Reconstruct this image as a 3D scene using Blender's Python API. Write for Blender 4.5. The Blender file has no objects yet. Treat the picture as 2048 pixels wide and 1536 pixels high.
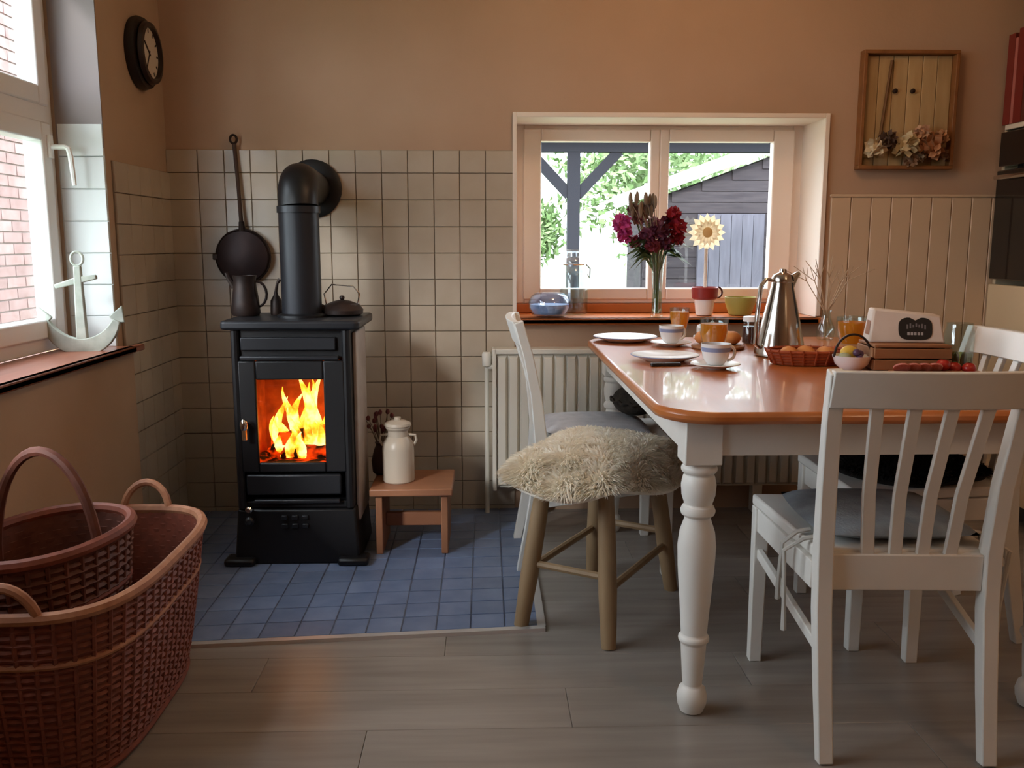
import bpy, bmesh, math, random
from mathutils import Vector, Matrix
random.seed(7)
S = bpy.context.scene
COL = S.collection
PI = math.pi

# ------------------------------------------------------------------ camera, world, light
cam_d = bpy.data.cameras.new('camera'); cam = bpy.data.objects.new('camera', cam_d); COL.objects.link(cam)
cam_d.sensor_width = 36.0; cam_d.lens = 36.0 * 1800 / 2048; cam_d.clip_start = 0.05
cam.location = (0, 0, 1.10)
cam.rotation_euler = (PI/2 - math.atan(283/1800), 0, math.radians(-1.7))
S.camera = cam
W = bpy.data.worlds.new('overcast_sky'); S.world = W; W.use_nodes = True
bg = W.node_tree.nodes['Background']; bg.inputs[0].default_value = (0.88, 0.95, 1.0, 1); bg.inputs[1].default_value = 8.0
S.view_settings.view_transform = 'Standard'; S.view_settings.look = 'None'
S.view_settings.exposure = 0.36; S.view_settings.gamma = 1.0; S.view_settings.use_curve_mapping = False
try:
    S.cycles.max_bounces = 6; S.cycles.diffuse_bounces = 4; S.cycles.glossy_bounces = 3; S.cycles.transmission_bounces = 4; S.cycles.transparent_max_bounces = 12; S.cycles.sample_clamp_indirect = 6.0
    S.cycles.caustics_reflective = False; S.cycles.caustics_refractive = False
except Exception: pass
def portal(name, loc, rot, sx, sy):
    d = bpy.data.lights.new(name, 'AREA'); d.shape = 'RECTANGLE'; d.size = sx; d.size_y = sy
    d.cycles.is_portal = True
    o = bpy.data.objects.new(name, d); COL.objects.link(o); o.location = loc; o.rotation_euler = rot
sun_d = bpy.data.lights.new('hazy_sun', 'SUN'); sun_d.energy = 4.8; sun_d.angle = math.radians(13); sun_d.color = (1.0, .97, .93)
sun = bpy.data.objects.new('hazy_sun', sun_d); COL.objects.link(sun); sun.location = (-6, -8, 8)
sun.rotation_euler = Vector((.28, .47, -.235)).to_track_quat('-Z', 'Y').to_euler()
portal('daylight_portal', (-1.50, 2.0, 1.42), (0, -PI/2, 0), 1.32, 2.08)      # window in the left wall
portal('daylight_portal', (0.73, 4.02, 1.19), (-PI/2, 0, 0), 1.22, 0.80)        # window in the back wall

# ------------------------------------------------------------------ materials
def lin(h):
    h = h.lstrip('#'); c = [int(h[i:i+2], 16)/255 for i in (0, 2, 4)]
    return tuple((x/12.92 if x <= .04045 else ((x+.055)/1.055)**2.4) for x in c) + (1,)
MATS = {}
def M(name, col, rough=.5, metal=0., var=None, scale=(8, 8, 8), amt=.5, bump=0., bscale=None, rnd=0., spec=.5, coat=0., emis=None, estr=0., detail=4.):
    """principled material; var = second colour mixed in by stretched noise; rnd = per-object value variation"""
    if name in MATS: return MATS[name]
    m = bpy.data.materials.new(name); m.use_nodes = True; nt = m.node_tree; N = nt.nodes; L = nt.links
    p = N['Principled BSDF']; p.inputs['Roughness'].default_value = rough; p.inputs['Metallic'].default_value = metal
    p.inputs['Specular IOR Level'].default_value = spec; p.inputs['Coat Weight'].default_value = coat
    c = lin(col); p.inputs['Base Color'].default_value = c
    if var or bump:
        tc = N.new('ShaderNodeTexCoord'); mp = N.new('ShaderNodeMapping'); mp.inputs['Scale'].default_value = scale
        L.new(tc.outputs['Object'], mp.inputs['Vector'])
        nz = N.new('ShaderNodeTexNoise'); nz.inputs['Scale'].default_value = 1.0; nz.inputs['Detail'].default_value = detail
        L.new(mp.outputs[0], nz.inputs['Vector'])
        if rnd:
            oi = N.new('ShaderNodeObjectInfo'); ad = N.new('ShaderNodeVectorMath'); ad.operation = 'MULTIPLY_ADD'
            ad.inputs[1].default_value = (37, 53, 11); L.new(oi.outputs['Random'], ad.inputs[0]); L.new(mp.outputs[0], ad.inputs[2])
            L.new(ad.outputs[0], nz.inputs['Vector'])
    out = None
    if var:
        rp = N.new('ShaderNodeValToRGB'); rp.color_ramp.elements[0].position = .5 - amt*.4; rp.color_ramp.elements[1].position = .5 + amt*.4
        rp.color_ramp.elements[0].color = c; rp.color_ramp.elements[1].color = lin(var)
        L.new(nz.outputs['Fac'], rp.inputs[0]); out = rp.outputs[0]
    if rnd:
        hs = N.new('ShaderNodeHueSaturation'); oi2 = N.new('ShaderNodeObjectInfo'); mr = N.new('ShaderNodeMapRange')
        mr.inputs[3].default_value = 1 - rnd; mr.inputs[4].default_value = 1 + rnd
        L.new(oi2.outputs['Random'], mr.inputs[0]); L.new(mr.outputs[0], hs.inputs['Value'])
        if out: L.new(out, hs.inputs['Color'])
        else: hs.inputs['Color'].default_value = c
        out = hs.outputs[0]
    if out: L.new(out, p.inputs['Base Color'])
    if bump:
        bn = N.new('ShaderNodeBump'); bn.inputs['Strength'].default_value = bump; bn.inputs['Distance'].default_value = .004
        src = nz
        if bscale:
            src = N.new('ShaderNodeTexNoise'); src.inputs['Scale'].default_value = bscale; src.inputs['Detail'].default_value = 3
            L.new(tc.outputs['Object'], src.inputs['Vector'])
        L.new(src.outputs['Fac'], bn.inputs['Height']); L.new(bn.outputs[0], p.inputs['Normal'])
    if emis:
        p.inputs['Emission Color'].default_value = lin(emis); p.inputs['Emission Strength'].default_value = estr
    MATS[name] = m; return m
def glass(name, tint='#ffffff', refl=.10, rough=.02):
    """thin clear glass: mostly see-through with a little mirror"""
    if name in MATS: return MATS[name]
    m = bpy.data.materials.new(name); m.use_nodes = True; nt = m.node_tree; N = nt.nodes; L = nt.links
    N.remove(N['Principled BSDF'])
    t = N.new('ShaderNodeBsdfTransparent'); t.inputs[0].default_value = lin(tint)
    g = N.new('ShaderNodeBsdfGlossy'); g.inputs['Roughness'].default_value = rough
    mx = N.new('ShaderNodeMixShader'); mx.inputs[0].default_value = refl
    L.new(t.outputs[0], mx.inputs[1]); L.new(g.outputs[0], mx.inputs[2]); L.new(mx.outputs[0], N['Material Output'].inputs[0])
    MATS[name] = m; return m
def translucent(m, col, f):
    n = m.node_tree; t = n.nodes.new('ShaderNodeBsdfTranslucent'); t.inputs[0].default_value = lin(col)
    x = n.nodes.new('ShaderNodeMixShader'); x.inputs[0].default_value = f
    n.links.new(n.nodes['Principled BSDF'].outputs[0], x.inputs[1]); n.links.new(t.outputs[0], x.inputs[2]); n.links.new(x.outputs[0], n.nodes['Material Output'].inputs[0])
    return m
def flame_mat():
    m = bpy.data.materials.new('flame'); m.use_nodes = True; nt = m.node_tree; N = nt.nodes; L = nt.links
    N.remove(N['Principled BSDF'])
    tc = N.new('ShaderNodeTexCoord'); nz = N.new('ShaderNodeTexNoise'); nz.inputs['Scale'].default_value = 17; nz.inputs['Detail'].default_value = 3
    L.new(tc.outputs['Object'], nz.inputs['Vector'])
    rp = N.new('ShaderNodeValToRGB'); e = rp.color_ramp.elements
    e[0].position = .30; e[0].color = lin('#ff5a0a'); e[1].position = .62; e[1].color = lin('#ffe7a0')
    x = e.new(.46); x.color = lin('#ffb030')
    L.new(nz.outputs['Fac'], rp.inputs[0])
    em = N.new('ShaderNodeEmission'); em.inputs[1].default_value = 4.0; L.new(rp.outputs[0], em.inputs[0])
    tr = N.new('ShaderNodeBsdfTransparent'); r2 = N.new('ShaderNodeMapRange'); r2.inputs[1].default_value = .28; r2.inputs[2].default_value = .52
    L.new(nz.outputs['Fac'], r2.inputs[0])
    mx = N.new('ShaderNodeMixShader'); L.new(r2.outputs[0], mx.inputs[0]); L.new(tr.outputs[0], mx.inputs[1]); L.new(em.outputs[0], mx.inputs[2])
    L.new(mx.outputs[0], N['Material Output'].inputs[0]); return m
def ember_mat():
    m = bpy.data.materials.new('ember'); m.use_nodes = True; nt = m.node_tree; N = nt.nodes; L = nt.links
    p = N['Principled BSDF']; p.inputs['Base Color'].default_value = lin('#1c120d'); p.inputs['Roughness'].default_value = .9
    tc = N.new('ShaderNodeTexCoord'); nz = N.new('ShaderNodeTexNoise'); nz.inputs['Scale'].default_value = 22; L.new(tc.outputs['Object'], nz.inputs['Vector'])
    rp = N.new('ShaderNodeValToRGB'); e = rp.color_ramp.elements; e[0].position = .48; e[0].color = (0, 0, 0, 1); e[1].position = .7; e[1].color = lin('#ff4a08')
    L.new(nz.outputs['Fac'], rp.inputs[0]); L.new(rp.outputs[0], p.inputs['Emission Color']); p.inputs['Emission Strength'].default_value = 2.0
    return m

PAINT = M('wall_paint', '#b99b83', .85, var='#b3947b', scale=(3, 3, 3), bump=.12, bscale=90)
PAINT_L = M('wall_paint_under_sill', '#b89d84', .85, var='#b0957b', scale=(3, 3, 3), bump=.12, bscale=90)
CEIL = M('ceiling_paint', '#efe6da', .9)
GROUT = M('grout', '#8a7c6b', .9)
TILE = M('wall_tile', '#bdb09e', .28, rnd=.04, var='#b4a592', scale=(9, 9, 9), coat=.1)
TILE_W = M('reveal_tile', '#dfe4e4', .3, rnd=.03)
TILE_B = M('hearth_tile', '#5a6b8c', .35, rnd=.12, var='#7787a5', scale=(14, 14, 14), amt=.8)
GROUT_B = M('hearth_grout', '#8290aa', .8)
PLANK = M('floor_plank', '#7b726b', .30, rnd=.06, var='#a29a92', scale=(2.2, 26, 4), amt=.9, bump=.15, detail=8)
SUBFL = M('floor_joint', '#5a524b', .8)
STRIP = M('threshold_metal', '#d5d3d2', .35, metal=.6)
WFRAME = M('window_frame_white', '#f2e2d6', .4)
WFRAME2 = M('window_frame_cool', '#e9e9e8', .35)
SILLW = M('sill_wood', '#d07a40', .35, var='#bd6830', scale=(3, 30, 8), amt=.8, coat=.15)
SILLR = M('sill_redwood', '#8a4a35', .35, var='#a7654a', scale=(30, 3, 8), amt=.8, coat=.2)
BEAD = M('beadboard_paint', '#cdb294', .6, rnd=.02)
WHITE = M('white_paint', '#f0ede6', .42, var='#e8e4dc', scale=(6, 6, 6), bump=.03)
RADW = M('radiator_enamel', '#ddd8cc', .4)
PINE = M('pine_top', '#b4652f', .30, var='#c67a45', scale=(24, 2.2, 6), amt=.9, coat=.25, detail=6)
IRON = M('stove_black', '#131316', .42, metal=.2, bump=.05, bscale=60)
IRON2 = M('stove_grey_steel', '#2c2d31', .38, metal=.5)
PIPE = M('flue_pipe', '#25262b', .42, metal=.4)
SOAP = M('soapstone', '#bdb2a9', .5, var='#a79b92', scale=(12, 12, 12))
CHROME = M('chrome', '#d9d9d9', .12, metal=1.)
FIREBRICK = M('firebrick', '#c96a38', .9, var='#8a4020', scale=(18, 18, 18))
DARKMET = M('dark_metal', '#211a19', .5, metal=.5, var='#3a2a24', scale=(20, 20, 20))
COPPER = M('aged_copper', '#2b2022', .48, metal=.55, var='#3a2a2a', scale=(14, 14, 14), bump=.1)
WICK = M('wicker_red', '#8c4a36', .6, var='#602e22', scale=(30, 30, 30), amt=.9, rnd=.12)
WICKD = M('wicker_dark', '#73402f', .65, var='#4c281f', scale=(30, 30, 30), amt=.9, rnd=.12)
WICKL = M('wicker_rim', '#b98563', .6, var='#8d553c', scale=(40, 40, 40), amt=.9)
STOOLW = M('stool_wood', '#a78b69', .55, var='#8b7050', scale=(30, 30, 4), amt=.9, rnd=.06)
FLEECE = M('fleece_cream', '#fdf8ee', .95, var='#f6efe0', scale=(9, 9, 9), amt=.8)
FLEECE_H = translucent(M('fleece_hair', '#fffaf0', .9, var='#f8f0dd', scale=(9, 9, 9), amt=.8), '#fff6e4', .4)
FLEECE_B = M('fleece_black', '#17120f', .95)
CUSH = M('cushion_grey', '#9aa3aa', .95, var='#878f96', scale=(25, 25, 25), bump=.3, bscale=180)
BENCHW = M('bench_wood', '#84543a', .5, var='#9c6a4a', scale=(4, 30, 10), amt=.8)
CREAM = M('cream_enamel', '#b8ab9b', .4)
PORC = M('porcelain', '#eceae8', .22)
PORC_B = M('porcelain_blue', '#8f9bbd', .25)
JUICE = translucent(M('orange_juice', '#ffae2a', .3), '#ffb42c', .5)
STEEL = M('brushed_steel', '#c9c3bc', .16, metal=1.)
BREAD = M('bread_crust', '#c4763a', .75, var='#dc9a58', scale=(22, 22, 22), amt=.8, bump=.3)
BASKETO = M('orange_basket', '#b4552a', .6, var='#8a3b1b', scale=(60, 60, 30), amt=.9)
WOODB = M('crate_wood', '#a5734d', .65, var='#85562f', scale=(5, 30, 30), amt=.8)
CLEAR = glass('clear_glass', '#f4fafa', .10)
PANE = glass('window_pane', '#fbfdff', .05, .0)
STOVEGL = glass('stove_glass', '#f0dccb', .05)
BLUEGL = glass('blue_glass', '#eaf1fb', .14)
BLACKGL = M('oven_glass', '#0c0c0f', .12, coat=.4)
CABW = M('cabinet_cream', '#d9c09a', .5)

# ------------------------------------------------------------------ geometry helpers
class G:
    def __init__(s): s.v = []; s.f = []
    def add(s, vs, fs):
        b = len(s.v); s.v += [tuple(v) for v in vs]; s.f += [tuple(i+b for i in f) for f in fs]; return s
    def box(s, x0, x1, y0, y1, z0, z1):
        return s.add([(x0,y0,z0),(x1,y0,z0),(x1,y1,z0),(x0,y1,z0),(x0,y0,z1),(x1,y0,z1),(x1,y1,z1),(x0,y1,z1)],
                     [(3,2,1,0),(4,5,6,7),(0,1,5,4),(1,2,6,5),(2,3,7,6),(3,0,4,7)])
    def rings(s, rs, closed=False, cap=True):
        n = len(rs[0]); vs = [p for r in rs for p in r]; fs = []
        m = len(rs)
        for i in range(m if closed else m-1):
            a = i*n; b = ((i+1) % m)*n
            for j in range(n):
                k = (j+1) % n; fs.append((a+j, a+k, b+k, b+j))
        if cap and not closed:
            fs.append(tuple(reversed(range(n)))); fs.append(tuple(range((m-1)*n, m*n)))
        return s.add(vs, fs)
    def tube(s, pts, r, n=8, closed=False):
        """round tube along points; r number or list"""
        P = [Vector(p) for p in pts]; m = len(P); rr = r if isinstance(r, (list, tuple)) else [r]*m
        rs = []; up = None
        for i in range(m):
            if closed: t = P[(i+1) % m] - P[i-1]
            else: t = P[min(i+1, m-1)] - P[max(i-1, 0)]
            t.normalize()
            if up is None:
                up = Vector((0,0,1)) if abs(t.z) < .9 else Vector((1,0,0))
            a = t.cross(up); 
            if a.length < 1e-6: a = t.orthogonal()
            a.normalize(); b = a.cross(t).normalized(); up = b
            rs.append([P[i] + a*math.cos(q)*rr[i] + b*math.sin(q)*rr[i] for q in [2*PI*j/n for j in range(n)]])
        return s.rings(rs, closed)
    def cyl(s, p, q, r0, r1=None, n=12): return s.tube([p, q], [r0, r0 if r1 is None else r1], n)
    def lathe(s, prof, c=(0,0,0), n=24, axis='z', cap=True):
        rs = []
        for r, h in prof:
            ring = []
            for j in range(n):
                a = 2*PI*j/n; x, y = r*math.cos(a), r*math.sin(a)
                q = (x, y, h) if axis == 'z' else ((x, -h, y) if axis == '-y' else (h, x, y))
                ring.append((c[0]+q[0], c[1]+q[1], c[2]+q[2]))
            rs.append(ring)
        return s.rings(rs, False, cap)
    def ell(s, c, r, nu=12, nv=8, rot=None):
        rs = []
        for i in range(nv+1):
            t = PI*i/nv; t = min(max(t, .03), PI-.03)
            ring = []
            for j in range(nu):
                a = 2*PI*j/nu; v = Vector((r[0]*math.sin(t)*math.cos(a), r[1]*math.sin(t)*math.sin(a), -r[2]*math.cos(t)))
                if rot: v = rot @ v
                ring.append((c[0]+v[0], c[1]+v[1], c[2]+v[2]))
            rs.append(ring)
        return s.rings(rs)
    def sweep(s, pts, w, d, side=(1,0,0)):
        """rectangular bar along points: w across 'side', d the other way"""
        P = [Vector(p) for p in pts]; m = len(P); sd = Vector(side); rs = []
        for i in range(m):
            t = (P[min(i+1, m-1)] - P[max(i-1, 0)]).normalized(); a = (sd - t*sd.dot(t)).normalized(); b = t.cross(a)
            ww = w[i] if isinstance(w, (list, tuple)) else w; dd = d[i] if isinstance(d, (list, tuple)) else d
            rs.append([P[i]+a*ww/2+b*dd/2, P[i]-a*ww/2+b*dd/2, P[i]-a*ww/2-b*dd/2, P[i]+a*ww/2-b*dd/2])
        return s.rings(rs)
    def slab(s, outline, z0, z1):
        """prism from a flat outline [(x,y)]"""
        return s.rings([[(x,y,z0) for x,y in outline], [(x,y,z1) for x,y in outline]])
    def xf(s, mat, start=0):
        s.v[start:] = [tuple(mat @ Vector(v)) for v in s.v[start:]]; return s
    def mesh(s, name, smooth=35):
        me = bpy.data.meshes.new(name); me.from_pydata(s.v, [], s.f); me.update()
        bm = bmesh.new(); bm.from_mesh(me); bmesh.ops.recalc_face_normals(bm, faces=bm.faces); bm.to_mesh(me); bm.free()
        if smooth:
            me.shade_smooth(); me.set_sharp_from_angle(angle=math.radians(smooth))
        return me
def link(name, me, mat, parent=None, loc=(0,0,0), rz=0):
    o = bpy.data.objects.new(name, me); COL.objects.link(o)
    if mat and not me.materials: me.materials.append(mat)
    o.location = loc; o.rotation_euler = (0, 0, rz)
    if parent: o.parent = parent
    return o
def part(name, g, mat, parent=None, bevel=0., smooth=35, loc=(0,0,0), label=None):
    o = link(name, g.mesh(name, smooth), mat, parent, loc)
    if bevel:
        b = o.modifiers.new('bevel', 'BEVEL'); b.width = bevel; b.segments = 2; b.limit_method = 'ANGLE'; b.angle_limit = math.radians(40)
    if label: o['label'] = label
    return o
def thing(name, label, cat, loc=(0,0,0), rz=0, group=None):
    o = bpy.data.objects.new(name, None); COL.objects.link(o); o.empty_display_size = .05
    o.location = loc; o.rotation_euler = (0, 0, rz); o['label'] = label; o['category'] = cat
    if group: o['group'] = group
    return o
def tag(o, label, cat, group=None):
    o['label'] = label; o['category'] = cat
    if group: o['group'] = group
    return o
def struct(o, label=None, cat=None):
    o['kind'] = 'structure'
    if label: o['label'] = label
    if cat: o['category'] = cat
    return o
def copy_tree(o, parent=None):
    c = o.copy(); COL.objects.link(c); c.parent = parent
    for ch in list(o.children): copy_tree(ch, c)
    return c
def rrect(x0, x1, y0, y1, r, n=6):
    pts = []
    for cx, cy, a0 in ((x1-r, y0+r, -PI/2), (x1-r, y1-r, 0), (x0+r, y1-r, PI/2), (x0+r, y0+r, PI)):
        for i in range(n+1):
            a = a0 + PI/2*i/n; pts.append((cx+r*math.cos(a), cy+r*math.sin(a)))
    return pts
def arc(c, rx, rz, a0, a1, n, plane='xz', tilt=0):
    out = []
    for i in range(n+1):
        a = a0+(a1-a0)*i/n; u, w = rx*math.cos(a), rz*math.sin(a)
        if plane == 'xz': out.append((c[0]+u, c[1]+tilt*w, c[2]+w))
        elif plane == 'yz': out.append((c[0]+tilt*w, c[1]+u, c[2]+w))
        else: out.append((c[0]+u, c[1]+w, c[2]))
    return out
def frustum_piece(w, h, t, b):
    """flat tile lying in xy, chamfered top edge, top at z=t"""
    x, y = w/2, h/2
    return G().add([(-x,-y,0),(x,-y,0),(x,y,0),(-x,y,0),(-x,-y,t-b),(x,-y,t-b),(x,y,t-b),(-x,y,t-b),(-x+b,-y+b,t),(x-b,-y+b,t),(x-b,y-b,t),(-x+b,y-b,t)],
        [(3,2,1,0),(0,1,5,4),(1,2,6,5),(2,3,7,6),(3,0,4,7),(4,5,9,8),(5,6,10,9),(6,7,11,10),(7,4,8,11),(8,9,10,11)])

# ================================================================== THE ROOM
YB = 3.626; XL = -1.234; XR = 2.66; YF = -1.6; ZC = 2.45
# floor
fl = struct(part('floor', G().box(XL-.3, XR+.1, YF-.1, YB+.1, -.12, -.012), SUBFL), 'grey-brown wood laminate plank floor', 'floor')
pm = {}
rowh = .185; r = 0; y = YF
while y < YB:
    y1 = min(y+rowh, YB); x = (XL-.02 if y < 2.42 else .135); off = (r*.47) % 1.25
    xs = [x]; q = XL-1.25+off
    while q < XR:
        if q > x+.08: xs.append(q)
        q += 1.25
    xs.append(XR)
    for a, b in zip(xs, xs[1:]):
        if b-a < .02: continue
        k = (round(b-a, 3), round(y1-y, 3))
        if k not in pm:
            pm[k] = frustum_piece(b-a-.001, y1-y-.001, .012, .001).mesh('plank', 0); pm[k].materials.append(PLANK)
        link('plank', pm[k], None, fl, ((a+b)/2, (y+y1)/2, -.012))
    y += rowh; r += 1
# blue tiled hearth
hf = struct(part('hearth_floor', G().add([(XL, 2.335, .0005), (.152, 2.445, .0005), (.152, YB, .0005), (XL, YB, .0005), (XL, 2.335, .003), (.152, 2.445, .003), (.152, YB, .003), (XL, YB, .003)],
     [(3,2,1,0),(4,5,6,7),(0,1,5,4),(1,2,6,5),(2,3,7,6),(3,0,4,7)]), GROUT_B), 'blue tiled hearth floor under the stove', 'hearth floor')
nx, ny = 14, 12
def hp(i, j, dx, dy):
    u = i/nx; X = XL + (.152-XL)*u + dx; fr = 2.335 + .11*u + .012; v = j/ny
    return X, fr + (YB-fr)*v + dy
for i in range(nx):
    for j in range(ny):
        g0 = .002
        c = [hp(i, j, g0, g0), hp(i+1, j, -g0, g0), hp(i+1, j+1, -g0, -g0), hp(i, j+1, g0, -g0)]
        mx, my = sum(p[0] for p in c)/4, sum(p[1] for p in c)/4
        sh = lambda p, k: (mx+(p[0]-mx)*k, my+(p[1]-my)*k)
        g = G().add([(a-mx, b-my, 0) for a, b in c] + [(a-mx, b-my, .004) for a, b in c] + [(sh(p, .96)[0]-mx, sh(p, .96)[1]-my, .0052) for p in c],
            [(3,2,1,0),(0,1,5,4),(1,2,6,5),(2,3,7,6),(3,0,4,7),(4,5,9,8),(5,6,10,9),(6,7,11,10),(7,4,8,11),(8,9,10,11)])
        link('tile', g.mesh('tile', 0), TILE_B, hf, (mx, my, .003))
g = G().add([(XL, 2.315, 0), (.168, 2.428, 0), (.168, 2.456, 0), (XL, 2.343, 0), (XL, 2.318, .010), (.168, 2.431, .010), (.168, 2.453, .010), (XL, 2.340, .010)],
     [(3,2,1,0),(4,5,6,7),(0,1,5,4),(1,2,6,5),(2,3,7,6),(3,0,4,7)])
struct(part('trim_1', g, STRIP), 'pale metal threshold strip along the front of the blue hearth', 'threshold strip')
g = G().box(.146, .170, 2.45, YB, 0, .009)
struct(part('trim_2', g, STRIP), 'pale metal edging strip along the side of the blue hearth', 'threshold strip')

# back wall with window opening
OX0, OX1, OZ0, OZ1 = .122, 1.345, .775, 1.587
YO = 4.0
g = G().box(XL-.3, OX0, YB, YO, 0, ZC).box(OX1, XR+.3, YB, YO, 0, ZC).box(OX0, OX1, YB, YO, 0, OZ0).box(OX0, OX1, YB, YO, OZ1, ZC)
wb = struct(part('wall_back', g, PAINT, smooth=0), 'tan painted back wall with cream tiles behind the stove', 'wall')
gb = part('tile_bed', G().box(XL, OX0-.002, YB-.004, YB-.0002, 0, 1.456), GROUT, wb, smooth=0)
tm = {}
xs = [XL]; x = -1.215
while x < OX0-.02: xs.append(x); x += .1015
xs = [xs[0]] + [v for v in xs[1:] if v > XL+.03] + [OX0-.002]
zs = [0]; z = .0305
zs = [1.456]; z = 1.368
while z > .02: zs.append(z); z -= .1034
zs.append(0.0); zs = zs[::-1]
Rx = Matrix.Rotation(PI/2, 4, 'X')
def walltile(w, h, mat, parent, loc, rot):
    k = (round(w, 3), round(h, 3), mat.name)
    if k not in tm:
        tm[k] = frustum_piece(w-.003, h-.003, .006, .0012).mesh('tile', 0); tm[k].materials.append(mat)
    o = link('tile', tm[k], None, parent, loc); o.rotation_euler = rot; return o
for a, b in zip(xs, xs[1:]):
    for c, d in zip(zs, zs[1:]):
        if b-a > .012 and d-c > .012: walltile(b-a, d-c, TILE, wb, ((a+b)/2, YB-.004, (c+d)/2), (PI/2, 0, 0))
# beadboard panelling right of the window: each board a piece
x = OX1+.035
bb = frustum_piece(.0795, 1.278, .011, .003).mesh('panel_board', 0); bb.materials.append(BEAD)
while x < XR-.05:
    link('panel_board', bb, None, wb, (x+.04, YB-.0002, .639)).rotation_euler = (PI/2, 0, 0); x += .0815
part('dado_cap', G().box(OX1+.03, XR, YB-.015, YB-.0002, 1.278, 1.290), BEAD, wb, .004)

# left wall with window opening; the piece under the sill stands a little proud
LY0, LY1, LZ0, LZ1 = .96, 3.045, .735, 2.1
XO = -1.475; XW0_ = -1.384
g = G().box(XO, XL, LY1, YB+.02, 0, ZC).box(XO, XL, YF, LY0, 0, ZC).box(XO, XL, LY0, LY1, LZ1, ZC).box(XO, -1.20, LY0-.03, 3.085, 0, LZ0)
wl = struct(part('wall_left', g, PAINT_L, smooth=0), 'beige painted left wall around the tall window', 'wall')
part('tile_bed', G().box(XL+.0002, XL+.004, 3.087, YB-.005, 0, 1.368), GROUT, wl, smooth=0)
ys = [3.09, 3.205, 3.31, 3.415, 3.52, YB-.006]
for a, b in zip(ys, ys[1:]):
    for c, d in zip(zs, zs[1:]):
        if d <= 1.37 and d-c > .012: walltile(b-a, d-c, TILE, wl, (XL+.004, (a+b)/2, (c+d)/2), (PI/2, 0, PI/2))
# pale tiles lining the window reveal
zz = .757
while zz < 1.40:
    walltile(.145, .1034, TILE_W, wl, (XL-.0735, LY1-.0006, zz+.05), (PI/2, 0, 0)); zz += .1034
part('tile_bed', G().box(XW0_, XL-.0005, LY1-.0008, LY1-.0001, LZ0+.022, 1.402), M('reveal_grout', '#c9cdcc', .8), wl, smooth=0)
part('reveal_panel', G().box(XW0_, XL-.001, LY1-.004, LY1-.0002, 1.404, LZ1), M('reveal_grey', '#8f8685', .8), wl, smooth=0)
# other walls, ceiling (out of view, close the room)
g = G().box(XR, XR+.25, YF, YB, 0, ZC)
struct(part('wall_right', g, PAINT, smooth=0), 'tan painted right wall behind the kitchen cabinet', 'wall')
g = G().box(XO, XR+.25, YF-.3, YF, 0, ZC)
struct(part('wall_front', g, PAINT, smooth=0), 'plain tan painted wall behind the viewer', 'wall')
struct(part('ceiling', G().box(XO, XR+.25, YF-.3, YO, ZC, ZC+.15), CEIL, smooth=0), 'plain off-white ceiling', 'ceiling')

# ---- back window
w1 = struct(thing('window_1', 'pale wooden two-light window over the radiator', 'window', (0, 0, 0)))
YW = 3.87
def ring_frame(x0, x1, z0, z1, t, y0, y1):
    tl, tr_, tb, tt = t
    return G().box(x0, x0+tl, y0, y1, z0, z1).box(x1-tr_, x1, y0, y1, z0, z1).box(x0+tl, x1-tr_, y0, y1, z0, z0+tb).box(x0+tl, x1-tr_, y0, y1, z1-tt, z1)
part('outer_frame', ring_frame(OX0, OX1, .842, OZ1, (.045, .045, .03, .03), YW, YW+.07), WFRAME, w1, .004)
XM = .735
for x0, x1 in ((OX0+.04, XM), (XM, OX1-.04)):
    s = part('sash', ring_frame(x0, x1, .858, OZ1-.02, (.075 if x0 < .3 else .04, .04 if x0 < .3 else .09, .048, .05), YW-.015, YW+.04), WFRAME, w1, .006)
    part('pane', G().box(x0+.035, x1-.035, YW+.01, YW+.014, .89, OZ1-.06), PANE, s, smooth=0)
part('window_sill', G().box(OX0+.002, OX1-.002, 3.57, YW+.02, OZ0, OZ0+.026).box(OX0-.005, OX1+.015, 3.57, YB-.011, OZ0, OZ0+.026), SILLW, w1, .006, label='orange-brown varnished wooden sill')
part('sill_upstand', G().box(OX0+.003, OX1-.003, YW-.012, YW+.06, OZ0+.0262, .8415), SILLW, w1, .004)
LIN = M('reveal_white', '#eadccf', .6)
part('reveal_lining', G().box(OX1-.004, OX1-.0002, YB-.006, YW, OZ0+.027, OZ1), LIN, w1)
part('reveal_lining', G().box(OX0+.0002, OX0+.004, YB-.006, YW, OZ0+.027, OZ1), LIN, w1)
part('reveal_lining', G().box(OX0+.004, OX1-.004, YB-.006, YW, OZ1-.004, OZ1-.0002), LIN, w1)
for a in ((OX0-.012, OX0+.004, OZ0+.03, OZ1+.014), (OX1-.004, OX1+.014, OZ0+.03, OZ1+.014), (OX0+.004, OX1-.004, OZ1-.004, OZ1+.014)):
    part('corner_bead', G().box(a[0], a[1], YB-.013, YB-.0062, a[2], a[3]), LIN, w1, .002)
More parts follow.
